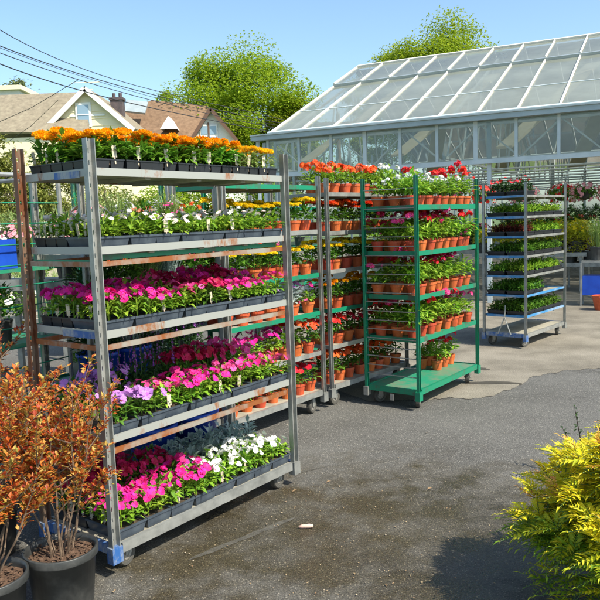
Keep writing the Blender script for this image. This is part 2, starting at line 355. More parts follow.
# ------------------------------------------------------------------ leaf and flower primitives
def leaf(mb, b, d, L, W, up=Vector((0,0,1)), fold=.25, droop=.25):
    d = d.normalized(); s = d.cross(up)
    if s.length < 1e-3: s = Vector((1,0,0))
    s.normalize(); n = s.cross(d)
    m = b+d*L*.5-n*0+Vector((0,0,0)); t = b+d*L-n*L*droop
    l = b+d*L*.48+s*W*.5+n*W*fold; r_ = b+d*L*.48-s*W*.5+n*W*fold
    mb.add([b, r_, t, m, l], [(0,1,2,3),(0,3,2,4)])
def rdir(r, lo=-.2, hi=1.):
    t = r.uniform(0, 2*math.pi); z = r.uniform(lo, hi); q = math.sqrt(max(0, 1-z*z)); return Vector((q*math.cos(t), q*math.sin(t), z))
def frame(n):
    n = n.normalized(); a = n.cross(Vector((0,0,1)) if abs(n.z) < .9 else Vector((1,0,0))).normalized(); return a, n.cross(a), n
def disc5(mb, c, n, r, rr, petals=5, cup=.12):
    a, b, n = frame(n); t0 = rr.uniform(0, 6.3); wd = math.pi/petals*1.12
    for i in range(petals):
        t = t0+2*math.pi*i/petals+rr.uniform(-.08,.08); q = r*rr.uniform(.85,1.1); h = cup*r*rr.uniform(-.6,2.2)
        P = lambda ang, k, z: c+(a*math.cos(t+ang)+b*math.sin(t+ang))*q*k+n*(z+.0006*i)
        mb.add([c, P(-wd,.62,h*.4), P(-wd*.62,.97,h), P(0,.93,h*.7), P(wd*.62,.97,h), P(wd,.62,h*.4)], [(0,1,2,3),(0,3,4,5)])
def pom(mb, c, r, rr):
    for ring, (el, q, nn) in enumerate(((-.1,1,9),(.35,.98,9),(.8,.85,7),(1.25,.6,5))):
        for i in range(nn):
            t = 2*math.pi*(i+.5*(ring % 2))/nn+rr.uniform(-.15,.15); d = Vector((math.cos(t)*math.cos(el), math.sin(t)*math.cos(el), math.sin(el)*.75))
            s = Vector((-math.sin(t), math.cos(t), 0)); o = c+d*r*q; u = d.cross(s)
            mb.add([c+d*r*.35, o-s*r*.36-u*r*.1, o+u*r*.22+d*r*.08, o+s*r*.36-u*r*.1], [(0,1,2,3)])
def umbel(mb, c, r, rr, n=12):
    for i in range(n):
        d = rdir(rr, -.1, 1); disc5(mb, c+d*r*.75, d, r*.42, rr, 5)

def plants(sp, pts, h, spread, seed, nleaf, nbloom, leafL, br, front=None, kind='disc', bspread=1., stem=True, each=None):
    """pts: plant bases. returns foliage MB, blooms MB"""
    r = random.Random(seed); fo = MB(); bl = MB()
    for (x, y, z) in pts:
        hh = h*r.uniform(.82, 1.12)
        for i in range(nleaf):
            d = rdir(r, .05, 1); rad = r.uniform(.25, 1)
            p = Vector((x+d.x*spread*rad*.8, y+d.y*spread*rad*.8, z+hh*(.12+.85*d.z*rad)))
            dd = Vector((d.x, d.y, r.uniform(-.15,.75)))
            LL = leafL*r.uniform(.7,1.25); leaf(fo, p, dd, LL, LL*r.uniform(.42,.6), droop=r.uniform(.05,.4), fold=r.uniform(.05,.3))
        if stem: fo.tube([(x,y,z-.01),(x,y,z+hh*.7)], .004, 4)
        for i in range(nbloom):
            d = rdir(r, .35, 1); c = Vector((x+d.x*spread*1.05*bspread, y+d.y*spread*1.05*bspread, z+hh*(.62+.42*d.z)+r.uniform(0,.015)))
            rb = br*(r.uniform(.35,.6) if r.random() < .15 else r.uniform(.8,1.15))
            if each is not None: bl = MB(); each.append(bl)
            if kind == 'umbel' and h > .17 and br > .03: c.z += .02
            if kind == 'pom': c.z = z+hh*(.88+.14*d.z)+r.uniform(0,.012)
            if kind == 'disc': disc5(bl, c, Vector((d.x*.9+r.uniform(-.3,.3), d.y*.9+r.uniform(-.3,.3), .7)), rb, r)
            elif kind == 'pom': pom(bl, c, rb, r)
            elif kind == 'umbel': umbel(bl, c, rb, r); 
            elif kind == 'spike':
                hz = r.uniform(.08,.14)
                for k in range(8):
                    q = c+Vector((r.uniform(-.006,.006), r.uniform(-.006,.006), hz*k/8)); disc5(bl, q, rdir(r, -.2, .6), rb*(1-.07*k), r, 3)
                fo.tube([c-Vector((0,0,.05)), c+Vector((0,0,hz))], .002, 3)
    return fo, bl

# ------------------------------------------------------------------ six-cell packs (for the nearest trolley)
PW, PD, PH = .160, .252, .055
def pack_tray():
    mb = MB(); t = .0025; g = .003
    for i in range(2):
        for j in range(3):
            x0 = -PW/2+i*PW/2+g; x1 = x0+PW/2-2*g; y0 = -PD/2+j*PD/3+g; y1 = y0+PD/3-2*g; k = .006
            v = [(x0,y0,PH),(x1,y0,PH),(x1,y1,PH),(x0,y1,PH),(x0+k,y0+k,0),(x1-k,y0+k,0),(x1-k,y1-k,0),(x0+k,y1-k,0)]
            mb.add(v, [(4,5,1,0),(5,6,2,1),(6,7,3,2),(7,4,0,3),(4,7,6,5)])
    mb.box((-PW/2,-PD/2,PH-.004),(PW/2,-PD/2+.008,PH+.002)); mb.box((-PW/2,PD/2-.008,PH-.004),(PW/2,PD/2,PH+.002))
    mb.box((-PW/2,-PD/2+.008,PH-.004),(-PW/2+.006,PD/2-.008,PH+.002)); mb.box((PW/2-.006,-PD/2+.008,PH-.004),(PW/2,PD/2-.008,PH+.002))
    return mb
def deep_tray():   # solid-walled carry tray, each tray shows one long smooth face
    mb = MB(); h = PH; k = .012
    for (a, b) in (((-PW/2,-PD/2),(PW/2,PD/2)),):
        v = [(a[0],a[1],h),(b[0],a[1],h),(b[0],b[1],h),(a[0],b[1],h),(a[0]+k,a[1]+k,0),(b[0]-k,a[1]+k,0),(b[0]-k,b[1]-k,0),(a[0]+k,b[1]-k,0)]
        mb.add(v, [(4,5,1,0),(5,6,2,1),(6,7,3,2),(7,4,0,3),(4,7,6,5)])
    mb.box((-PW/2-.002,-PD/2-.003,PH-.007),(PW/2+.002,-PD/2+.003,PH+.003)); mb.box((-PW/2-.002,PD/2-.003,PH-.007),(PW/2+.002,PD/2+.003,PH+.003))
    mb.box((-PW/2-.002,-PD/2+.003,PH-.007),(-PW/2+.003,PD/2-.003,PH+.003)); mb.box((PW/2-.003,-PD/2+.003,PH-.007),(PW/2+.002,PD/2-.003,PH+.003))
    return mb
def soil_mb():
    mb = MB(); mb.box((-PW/2+.008,-PD/2+.01,.03),(PW/2-.008,PD/2-.01,PH-.006)); return mb
me_tray = meshof(deep_tray(), 'tray', 'dark_plastic'); me_cells = meshof(pack_tray(), 'tray', 'black_plastic'); me_soil = meshof(soil_mb(), 'soil', 'soil')
def tag_mb():
    mb = MB(); mb.box((-.011,-.001,0),(.011,.001,.055)); mb.add([(-.003,-.0008,-.03),(.003,-.0008,-.03),(.003,.0008,-.03),(-.003,.0008,-.03),(-.003,-.0008,0),(.003,-.0008,0),(.003,.0008,0),(-.003,.0008,0)], [(0,3,2,1),(0,1,5,4),(1,2,6,5),(2,3,7,6),(3,0,4,7)]); return mb
me_tag = meshof(tag_mb(), 'plant_tag', 'tag')
cells = [(-PW/4+i*PW/2, -PD/3+j*PD/3, PH-.005) for i in range(2) for j in range(3)]
# species: leaf material, bloom material, height, nleaf, nbloom, leafL, bloomR, kind
SPEC = {
 'orange marigolds': ('leaf_marigold','orange',.135,62,7,.048,.026,'pom',.95),
 'low yellow marigolds': ('leaf_pale','golden',.11,50,8,.042,.024,'pom',1.),
 'white impatiens': ('leaf_bright','white',.10,50,3,.042,.017,'disc',1.),
 'pure white impatiens': ('leaf_bright','pure_white',.10,46,8,.042,.019,'disc',1.),
 'magenta impatiens': ('leaf_bright','magenta',.11,48,8,.044,.020,'disc',1.05),
 'crimson impatiens': ('leaf_mid','crimson',.12,40,13,.044,.020,'disc',1.1),
 'pink impatiens': ('leaf_bright','pink',.12,46,6,.044,.020,'disc',1.05),
 'lilac petunias': ('leaf_mid','lilac',.11,44,5,.042,.024,'disc',1.1),
 'dusty miller': ('leaf_grey',None,.12,60,0,.045,0,'disc',1.),
 'purple salvia': ('leaf_dark','purple',.14,44,2,.045,.008,'spike',1.),
 'green seedlings': ('leaf_mid',None,.08,40,0,.04,0,'disc',1.),
}
PACK = {}
def pack_meshes(sp):
    if sp not in PACK:
        lm, bm_, h, nl, nb, ll, br, kind, bs = SPEC[sp]; PACK[sp] = []
        for s in range(6):
            r = random.Random(s*13+len(sp)); pts = [(x+r.uniform(-.008,.008), y+r.uniform(-.008,.008), z) for x, y, z in cells]
            fo, bl = plants(sp, pts, h*(.9+.06*(s%4)), .048, s*31+len(sp), nl, max(1, round(nb*(.6,1.1,.85,1.3,1.,.75)[s])) if nb else 0, ll, br, kind=kind, bspread=bs)
            PACK[sp].append((meshof(fo, 'foliage', lm), meshof(bl, 'blooms', bm_) if nb else None))
    return PACK[sp]
def place_pack(loc, rz, sp, label, group, tray='tray', tags=(), sc=1.):
    e = tag(empty('cell_pack', loc, rz), label, 'flower tray', group)
    put('tray', me_tray if tray == 'tray' else me_cells, e)
    put('soil', me_soil, e)
    fo, bl = rnd.choice(pack_meshes(sp))
    flip = math.pi if rnd.random() < .5 else 0
    put('foliage', fo, e, (0,0,0), flip, (1,1,sc)); 
    if bl: put('blooms', bl, e, (0,0,0), flip, (1,1,sc))
    for (x, y) in tags: 
        t = put('plant_tag', me_tag, e, (x, y, PH+.01), rnd.uniform(-.3,.3) if abs(x) < PW/2-.02 else math.pi/2+rnd.uniform(-.3,.3)); t.rotation_euler.x = rnd.uniform(-.15,.15)
    return e

# ------------------------------------------------------------------ trolleys
def caster(root, x, y, rz, zt, r=.058, colm='galv'):
    f = MB(); f.box((-.04,-.035,-.012),(.04,.035,0)); f.box((-.022,-.026,-(zt-r)),(.022,-.022,-.012)); f.box((-.022,.022,-(zt-r)),(.022,.026,-.012))
    f.tube([(0,-.03,-(zt-r)),(0,.03,-(zt-r))], .008, 8)
    fk = f.build('caster_fork', colm, root, loc=(x, y, zt)); fk.rotation_euler = (0,0,rz)
    wv = MB(); wv.lathe([(0,-.016),(r*.62,-.016),(r*.66,-.019),(r*.93,-.019),(r,-.012),(r,.012),(r*.93,.019),(r*.66,.019),(r*.62,.016),(0,.016)], 24, axis='y')
    wo_ = wv.build('wheel', 'rubber', root, smooth=False, loc=(x, y, r)); wo_.rotation_euler = (0,0,rz)
    h = MB(); h.lathe([(0,-.022),(r*.22,-.022),(r*.24,-.018),(r*.5,-.0175),(r*.52,-.0165)], 16, axis='y'); h.lathe([(0,.022),(r*.22,.022),(r*.24,.018),(r*.5,.0175),(r*.52,.0165)], 16, axis='y')
    h.build('hub', 'hub', wo_)
def post_mb(z0, z1, w_=.046, d_=.03, slots=True, sy=1):
    """slotted upright, open face towards -y*sy"""
    mb = MB()
    if not slots: 
        mb.box((-w_/2,-d_/2,z0),(w_/2,d_/2,z1)); return mb
    t = .004; y0 = -sy*d_/2; y1 = y0+sy*t
    ya, yb = min(y0,y1), max(y0,y1)
    mb.box((-w_/2,ya,z0),(-w_*.16,yb,z1)); mb.box((w_*.16,ya,z0),(w_/2,yb,z1))
    z = z0; st = .05
    while z < z1:
        mb.box((-w_*.16,ya,z),(w_*.16,yb,min(z+.03,z1))); z += st
    yc, ye = (yb, d_/2) if sy > 0 else (-d_/2, ya)
    mb.box((-w_/2,yc,z0),(-w_/2+t,ye,z1)); mb.box((w_/2-t,yc,z0),(w_/2,ye,z1))
    return mb
def trolley(P0, th, L, W, zt, zb, levels, base_z, label, group, pw=.034, post=('galv','galv','galv','galv'), lip='galv', deck='plywood', under=None, basem=None, lips=None, lipm=None, mesh=None, name='flower_trolley', deckless=False, rim=.03):
    u = Vector((math.sin(th), math.cos(th), 0)); v = Vector((-math.cos(th), math.sin(th), 0))
    c = Vector((P0[0], P0[1], 0))+u*L/2+v*W/2
    rt = tag(empty(name, c, math.pi/2-th), label, 'trolley', group)
    hx, hy = L/2, W/2
    for k, (sx, sy) in enumerate(((-1,-1),(1,-1),(-1,1),(1,1))):
        p = post_mb(zb, zt, pw, .024 if pw < .04 else .03, sy=-1).build('post', post[k], rt, loc=(sx*hx, sy*hy, 0))
        b = MB(); b.box((-.029,-.021,zb-.005),(.029,.021,zb+.07)); b.build('corner_socket', basem or lip, rt, loc=(sx*(hx-.0), sy*(hy-.0), 0))
        caster(rt, sx*(hx-.1), sy*(hy-.06), rnd.uniform(-.5,.5) if sx < 0 else rnd.uniform(-.3,.5), base_z-.045)
    # base frame
    b = MB(); bz = base_z; lm = lips or lip
    e = .036
    for sy in (-1,1): b = MB(); b.box((-hx+e,sy*hy-.012,bz-.045),(hx-e,sy*hy+.012,bz)); b.build('base_rail', basem or lip, rt)
    for sx in (-1,1): b = MB(); b.box((sx*hx-.012,-hy+.026,bz-.045),(sx*hx+.012,hy-.026,bz)); b.build('end_rail', basem or lip, rt)
    b = MB(); b.box((-hx+.014,-hy+.014,bz-.03),(hx-.014,hy-.014,bz-.006)); b.build('base_deck', deck, rt)
    for i, z in enumerate(levels):
        s = MB(); s.box((-hx+.03,-hy+.012,z-.024),(hx-.03,hy-.012,z-.012))
        for q in (-.5, 0, .5): s.box((q*hx-.015,-hy+.02,z-.04),(q*hx+.015,hy-.02,z-.0245))
        so = s.build('shelf', deck, rt)
        lm_ = (lipm or {}).get(i, lip)
        l = MB(); l.box((-hx+.026,-hy-.002,z-rim),(hx-.026,-hy+.008,z+.004)); l.box((-hx+.026,hy-.008,z-rim),(hx-.026,hy+.002,z+.004))
        l.box((-hx+.02,-hy+.022,z-rim),(-hx+.028,hy-.022,z+.004)); l.box((hx-.028,-hy+.022,z-rim),(hx-.02,hy-.022,z+.004))
        l.build('shelf_lip', lm_, so)
        if under and i in under:
            q = MB(); q.box((-hx+.024,-hy+.012,z-.085),(hx-.024,-hy+.03,z-.062)); q.box((-hx+.024,hy-.03,z-.085),(hx-.024,hy-.012,z-.062))
            q.box((-hx+.004,-hy+.03,z-.085),(-hx+.022,hy-.03,z-.062)); q.build('under_rail', under[i], rt)
    if mesh:
        g = MB(); n = mesh[1]
        for side in mesh[2]:
            for k in range(n):
                z = base_z+.1+(zt-base_z-.2)*k/(n-1); g.tube([(side*hx,-hy+.01,z),(side*hx,hy-.01,z)], .0045, 5)
        g.build('side_mesh', mesh[0], rt)
    def loc(a, b_, z=0): return c+u*(a-hx)+v*(b_-hy)+Vector((0,0,z))
    return rt, loc, math.pi/2-th

# nearest trolley ---------------------------------------------------
T1L, T1W, T1TH = 1.35, .531, .6453
t1z = [1.837, 1.496, 1.122, .647]
t1, t1loc, t1r = trolley((-.8784,3.1395), T1TH, T1L, T1W, 1.963, .072, t1z, .146,
    'tall galvanised flower trolley nearest the camera, one rusty rear post, six-packs on five levels', 'wheeled plant trolleys',
    post=('galv','galv','rust_post','galv'), lip='galv_rust', pw=.044, under={1:'rust_rail',2:'rust_rail',3:'rust_rail'}, basem='galv')
for ch in t1.children:
    if ch.name.startswith('post') and ch.location.x < 0 and ch.location.y > 0: ch['label'] = 'rusty brown post'
    if ch.name.startswith('corner_socket') and ch.location.x < 0: ch.data.materials[0] = M['blue_paint']; ch['label'] = 'blue painted corner socket'
    if ch.name.startswith('end_rail'): ch.data.materials[0] = M['blue_paint']
# blue and green paint remnants on the end lips, as separate clip-on strips
for z, a, b_, mm in ((t1z[0],.1,.28,'blue_paint'),(t1z[1]-.05,.05,.48,'green_paint'),(t1z[2],.06,.3,'blue_paint')):
    s = MB(); s.box((-T1L/2+.014,-T1W/2+a,z-.034),(-T1L/2+.0195,-T1W/2+b_,z-.004)); s.build('label_strip', mm, t1)
s = MB(); s.box((-T1L/2+.06,-T1W/2+.034,t1z[1]-.058),(T1L/2-.06,-T1W/2+.04,t1z[1]-.036)); s.build('label_strip', 'green_paint', t1)

rows = {
 0: (['orange marigolds']*6+['low yellow marigolds']*2, ['orange marigolds']*6+['low yellow marigolds']*2),
 1: (['white impatiens']*8, ['white impatiens']*7+['green seedlings']),
 2: (['magenta impatiens','magenta impatiens','magenta impatiens','pink impatiens','crimson impatiens','magenta impatiens','magenta impatiens','magenta impatiens'], ['magenta impatiens','crimson impatiens','magenta impatiens','pink impatiens','crimson impatiens','magenta impatiens','crimson impatiens','magenta impatiens']),
 3: (['lilac petunias','lilac petunias','pink impatiens','magenta impatiens','magenta impatiens','pink impatiens','magenta impatiens','pink impatiens'], ['lilac petunias','lilac petunias','purple salvia','purple salvia','crimson impatiens','crimson impatiens','crimson impatiens','pink impatiens']),
 4: (['magenta impatiens','magenta impatiens','magenta impatiens','magenta impatiens','pure white impatiens','pure white impatiens','pure white impatiens','pure white impatiens'], ['crimson impatiens','crimson impatiens','crimson impatiens','crimson impatiens','dusty miller','dusty miller','dusty miller','dusty miller']),
}
LV = ['top','second','third','fourth','bottom']
for lv in range(5):
    z = (t1z+[.146])[lv]-.011 if lv < 4 else .141
    for row in range(2):
        for k in range(8):
            sp = rows[lv][row][k]
            a = .045+.165*.5+k*.1595+(.004 if k % 2 else -.004); b_ = .012+PD/2+row*(PD+.001)+rnd.uniform(-.002,.004)
            sc = 1.0
            if lv == 0 and k >= 6: a -= .02
            if lv in (3,4) and row == 1: sc = 1.3
            if lv == 4 and row == 0: sc = 1.1
            if lv == 2 and row == 1: sc = 1.15
            tg = []
            if lv == 0 and row == 0: tg = [(rnd.uniform(-.05,.05),-PD/2+.005)]
            elif k == 0: tg = [(-PW/2+.012, y) for y in (-.09,-.045,0,.05,.095)[::(1 if lv == 1 else 2)]]
            elif row == 0 and k in (2,4,5): tg = [(rnd.uniform(-.06,.06), -PD/2+.01)]
            posn = 'beside near post' if k == 0 else ORD[k]+' from near post'
            place_pack(t1loc(a, b_, z), t1r+rnd.uniform(-.012,.012), sp, f'{sp} pack {posn}, {["front","rear"][row]} row, {LV[lv]} shelf of nearest trolley',
                       'six-packs on the nearest trolley', 'cells' if (k == 0 and row == 1) or lv == 0 else 'tray', tg, sc)

# ------------------------------------------------------------------ clay-coloured pots
def pot_mb(r=.062, h=.1):
    mb = MB(); mb.lathe([(0,0),(r*.68,0),(r*.92,h*.78),(r*.92,h*.8),(r,h*.8),(r,h),(r*.93,h),(r*.9,h*.86)], 18); return mb
me_pot = meshof(pot_mb(), 'pot', 'terracotta')
mb_ = MB(); mb_.lathe([(.056,.086),(.03,.09),(0,.092)], 14); me_psoil = meshof(mb_, 'soil', 'soil')
PSP = { # leaf, bloom, h, spread, nleaf, nbloom, leafL, br, kind
 'yellow marigolds': ('leaf_mid','yellow',.13,.07,70,9,.045,.027,'pom'),
 'orange marigolds': ('leaf_mid','scarlet',.14,.07,66,10,.045,.030,'pom'),
 'gold marigolds': ('leaf_mid','orange',.13,.07,66,6,.045,.027,'pom'),
 'red begonias': ('leaf_mid','red',.14,.075,60,14,.045,.024,'disc'),
 'scarlet begonias': ('leaf_mid','scarlet',.15,.075,56,16,.045,.025,'disc'),
 'salmon geraniums': ('leaf_bright','salmon',.13,.08,60,3,.05,.03,'umbel'),
 'scarlet geraniums': ('leaf_bright','scarlet',.13,.08,60,5,.05,.034,'umbel'),
 'purple petunias': ('leaf_grey','lilac',.14,.075,60,4,.045,.028,'disc'),
 'magenta petunias': ('leaf_bright','magenta',.14,.075,60,6,.045,.028,'disc'),
 'red geraniums': ('leaf_bright','red',.19,.085,76,4,.055,.034,'umbel'),
 'crimson geraniums': ('leaf_bright','crimson',.19,.085,76,4,.058,.033,'umbel'),
 'pink geraniums': ('leaf_bright','pink',.19,.085,76,3,.058,.033,'umbel'),
 'white geraniums': ('leaf_bright','pure_white',.16,.085,76,3,.055,.026,'umbel'),
 'budding geraniums': ('leaf_bright','red',.19,.085,84,0,.06,.03,'umbel'),
}
PM = {}
def pot_meshes(sp):
    if sp not in PM:
        lm, bm_, h, spr, nl, nb, ll, br, kind = PSP[sp]; PM[sp] = []
        for s in range(4):
            each = [] if nb <= 6 else None
            fo, bl = plants(sp, [(0,0,.09)], h, spr, s*17+len(sp)*3, nl, nb, ll, br, kind=kind, each=each)
            PM[sp].append((meshof(fo, 'foliage', lm), [meshof(b_, 'bloom', bm_) for b_ in each] if each is not None else [meshof(bl, 'blooms', bm_)]))
    return PM[sp]
def place_pot(loc, sp, label, group, sc=1.):
    e = tag(empty('potted_flower', loc, 0), label, 'potted plant', group)
    e.rotation_euler = (rnd.uniform(-.03,.03), rnd.uniform(-.03,.03), rnd.uniform(0,6.3))
    p = put('pot', me_pot, e, sc=(.9,.9,.92)); put('soil', me_psoil, p)
    fo, bl = rnd.choice(pot_meshes(sp)); rz = rnd.uniform(0, 6.3)
    q = rnd.uniform(.9,1.28)*sc
    put('foliage', fo, e, (0,0,.09*(1-q)), rz, q)
    for b_ in bl: put(b_.name.split('.')[0], b_, e, (0,0,.09*(1-q)), rz, q)
    return e
def stock(locf, L, W, z, n, nrows, species, shelfname, trname, group, skip=(), y0=.09, dy=.14, sidename='left'):
    for row in range(nrows):
        for k in range(n):
            if (row, k) in skip: continue
            sp = species(k, row)
            a = .085+(L-.17)*k/(n-1)+rnd.uniform(-.012,.012); b_ = y0+row*dy+rnd.uniform(-.012,.012)
            place_pot(locf(a, b_, z), sp, f'clay pot of {sp}, {ORD[k]} from {sidename}, {["front","middle","back"][row]} row, {shelfname}, {trname}', group)

SN = ['top shelf','second shelf','third shelf','fourth shelf','fifth shelf','bottom deck']
# middle silver trolley A and silver trolley B in line behind the nearest one
az = [1.85,1.50,1.15,.84,.51]
ta, aloc, ar = trolley((-.505,5.0), R(38.1), 1.10, .5, 1.93, .09, az, .19, 'middle silver trolley of terracotta pots, seen between nearest trolley and green-post neighbour', 'wheeled plant trolleys', lip='galv', lipm={0:'green_paint',1:'galv',2:'green_paint',3:'green_paint',4:'galv'}, deck='plywood')
cA = [lambda k,r: 'gold marigolds', lambda k,r: 'yellow marigolds', lambda k,r: 'yellow marigolds', lambda k,r: 'purple petunias' if k < 6 or r else 'magenta petunias', lambda k,r: 'magenta petunias' if k < 5 else 'scarlet begonias', lambda k,r: 'red begonias' if k > 3 else 'scarlet begonias']
for i, z in enumerate(az+[.19]):
    if i == 0: continue
    stock(aloc, 1.1, .5, z-.01, 7, 2, cA[i], SN[i], 'middle trolley', 'clay pots on the middle silver trolley')
bz = [1.80,1.48,1.16,.83,.52]
tb, bloc, br_ = trolley((.245,5.98), R(40), 1.2, .5, 1.92, .09, bz, .19, 'silver trolley of orange and red potted flowers standing behind the green trolley', 'wheeled plant trolleys', lip='galv', lipm={3:'green_paint'})
cB = [lambda k,r: ('salmon geraniums' if (k+r) % 4 == 3 else 'scarlet geraniums') if k < 6 else 'white geraniums', lambda k,r: 'orange marigolds', lambda k,r: 'yellow marigolds', lambda k,r: 'gold marigolds', lambda k,r: 'red begonias', lambda k,r: 'scarlet begonias']
for i, z in enumerate(bz+[.19]):
    stock(bloc, 1.2, .5, z-.01, 8, 2, cB[i], SN[i], 'trolley behind green one', 'clay pots on the trolley behind the green one')

# green trolley ------------------------------------------------------
GL, GW, GTH = 1.21, .49, .6364
gz = [1.67,1.30,.94,.59]
tg_, gloc, gr = trolley((.9456,5.78), GTH, GL, GW, 1.9062, .085, gz, .17, 'green painted trolley with wire-mesh end and potted geraniums on four shelves', 'wheeled plant trolleys',
    post=('green_paint',)*4, lip='green_paint', deck='green_deck', basem='green_paint', mesh=('galv', 21, (-1,)), rim=.035)
for ch in tg_.children:
    if ch.name.startswith('corner_socket') and ch.location.x < 0 and ch.location.y > 0: ch.data.materials[0] = M['galv']; ch['label'] = 'silver corner socket'
gsp = ['red geraniums','budding geraniums','crimson geraniums','pink geraniums','budding geraniums','white geraniums']
def cG(i):
    r = random.Random(i+40)
    def f(k, row):
        if i == 0: return r.choice(['white geraniums','red geraniums','white geraniums','budding geraniums','white geraniums'])
        return r.choice(['red geraniums','crimson geraniums','crimson geraniums','red geraniums','pink geraniums'] if row else ['budding geraniums','crimson geraniums','red geraniums','pink geraniums'])
    return f
for i, z in enumerate(gz):
    stock(gloc, GL, GW, z-.01, 8, 3, cG(i), SN[i], 'green trolley', 'clay pots on the green trolley', y0=.085, dy=.155, sidename='near post')
stock(gloc, GL, GW, .165, 8, 3, lambda k, r: 'red geraniums' if r else 'budding geraniums', SN[5], 'green trolley', 'clay pots on the green trolley',
      skip=[(r, k) for r in range(3) for k in range(8) if not (k >= 5 and r >= 1)], y0=.085, dy=.155, sidename='near post')
# small mesh cart name plate tag on deck edge
s = MB(); s.box((-GL/2-.02,-.015,.06),(-GL/2-.0135,.015,.115)); s.build('hook_plate', 'galv', tg_)

# silver and blue trolley -------------------------------------------
SL, SW, STH = 1.22, .52, .7091
sz = [1.78,1.54,1.31,1.08,.85,.62,.38]
ts, sloc, sr_ = trolley((2.6144,8.3187), STH, SL, SW, 1.93, .085, sz, .17, 'silver trolley with blue base corners, holding trays of green seedlings by the greenhouse', 'wheeled plant trolleys',
    lip='galv', lipm={5:'blue_shelf',6:'blue_shelf'}, basem='galv', deck='plywood', rim=.022)
for ch in ts.children:
    if ch.name.startswith('corner_socket') and ch.location.x < 0 or ch.name.startswith('end_rail'): ch.data.materials[0] = M['blue_paint']
for i, z in enumerate(sz): # blue end lips
    s = MB(); s.box((-SL/2+.012,-SW/2+.03,z-.022),(-SL/2+.0185,SW/2-.03,z+.002)); s.build('end_strip', 'blue_shelf', ts)
s = MB(); s.tube([(-SL/2-.02,-.02,.5),(-SL/2-.04,-.02,.36),(-SL/2-.05,-.1,.16)], .007, 6); s.tube([(-SL/2-.04,-.02,.36),(-SL/2-.05,.06,.16)], .007, 6); s.build('tow_handle', 'galv', ts)
# seedling trays
TW2, TD2 = .285, .225
def big_tray():
    mb = MB(); k = .012; h = .06; X, Y = TW2/2, TD2/2
    mb.add([(-X,-Y,h),(X,-Y,h),(X,Y,h),(-X,Y,h),(-X+k,-Y+k,0),(X-k,-Y+k,0),(X-k,Y-k,0),(-X+k,Y-k,0)], [(4,5,1,0),(5,6,2,1),(6,7,3,2),(7,4,0,3),(4,7,6,5)])
    mb.box((-X-.004,-Y-.004,h-.008),(X+.004,-Y+.004,h+.002)); mb.box((-X-.004,Y-.004,h-.008),(X+.004,Y+.004,h+.002))
    mb.box((-X-.004,-Y+.004,h-.008),(-X+.004,Y-.004,h+.002)); mb.box((X-.004,-Y+.004,h-.008),(X+.004,Y-.004,h+.002)); mb.box((-X+.012,-Y+.012,.03),(X-.012,Y-.012,h-.012)); return mb
me_btray = meshof(big_tray(), 'tray', 'black_plastic')
def herb(leafm_, seed, bloomm=None, h=.09):
    pts = [(-TW2/2+.04+i*.068, -TD2/2+.035+j*.052, .05) for i in range(4) for j in range(4)]
    fo, bl = plants('h', pts, h*1.25, .042, seed, 26, 1 if bloomm else 0, .045, .02)
    return (meshof(fo, 'foliage', leafm_), meshof(bl, 'blooms', bloomm) if bloomm else None)
HERB = {'mid green seedlings': [herb('leaf_mid', s) for s in (1,2,3)], 'bright green seedlings': [herb('leaf_bright', s) for s in (4,5)], 'white alyssum': [herb('leaf_bright', 6, 'pure_white'), herb('leaf_bright', 7, 'pure_white')],
        'bronze leaf seedlings': [herb('leaf_red', 8), herb('leaf_mid', 9)], 'red begonias': [herb('leaf_dark', 10, 'red', .12)], 'lime seedlings': [herb('leaf_yellow', 12, None, .11)]}
def place_tray(loc, rz, sp, label, group):
    e = tag(empty('seedling_tray', loc, rz), label, 'plant tray', group); put('tray', me_btray, e); fo, bl = rnd.choice(HERB[sp]); fl = rnd.choice((0, math.pi))
    put('foliage', fo, e, (0,0,0), fl)
    if bl: put('blooms', bl, e, (0,0,0), fl)
hs = ['red begonias','white alyssum','bronze leaf seedlings','mid green seedlings','bright green seedlings','mid green seedlings','mid green seedlings']
SN7 = ['top','second','third','fourth','fifth','sixth','lowest']
for i, z in enumerate(sz):
    for row in range(2):
        for k in range(4):
            sp = hs[i]
            if i == 0 and k > 0: continue
            if i == 2 and k > 0: sp = 'bright green seedlings'
            if i == 5 and k > 1 and row == 0: continue
            place_tray(sloc(.17+k*.292, .135+row*.245, z-.01), sr_, sp, f'tray of {sp}, {["front","rear"][row]} row, {ORD[k]} from near post, {SN7[i]} shelf, blue-cornered trolley', 'seedling trays on the silver and blue trolley')

# ------------------------------------------------------------------ trolleys and plants behind the nearest trolley
tc_, cloc, cr_ = trolley((-.57-.617*1.1,5.10-.787*1.1), R(38.1), 1.10, .48, 1.9, .09, [1.42,1.0,.56], .19, 'silver trolley with blue bins and leafy plants, hidden behind the nearest trolley', 'wheeled plant trolleys')
tg2, g2loc, g2r = trolley((-.74-.617*1.2,5.82-.787*1.2), R(38.1), 1.2, .5, 1.95, .09, [1.42,1.0,.5], .17, 'second green trolley, mostly hidden at the back behind the nearest trolley', 'wheeled plant trolleys', post=('green_paint',)*4, lip='green_paint', deck='green_deck', basem='green_paint')

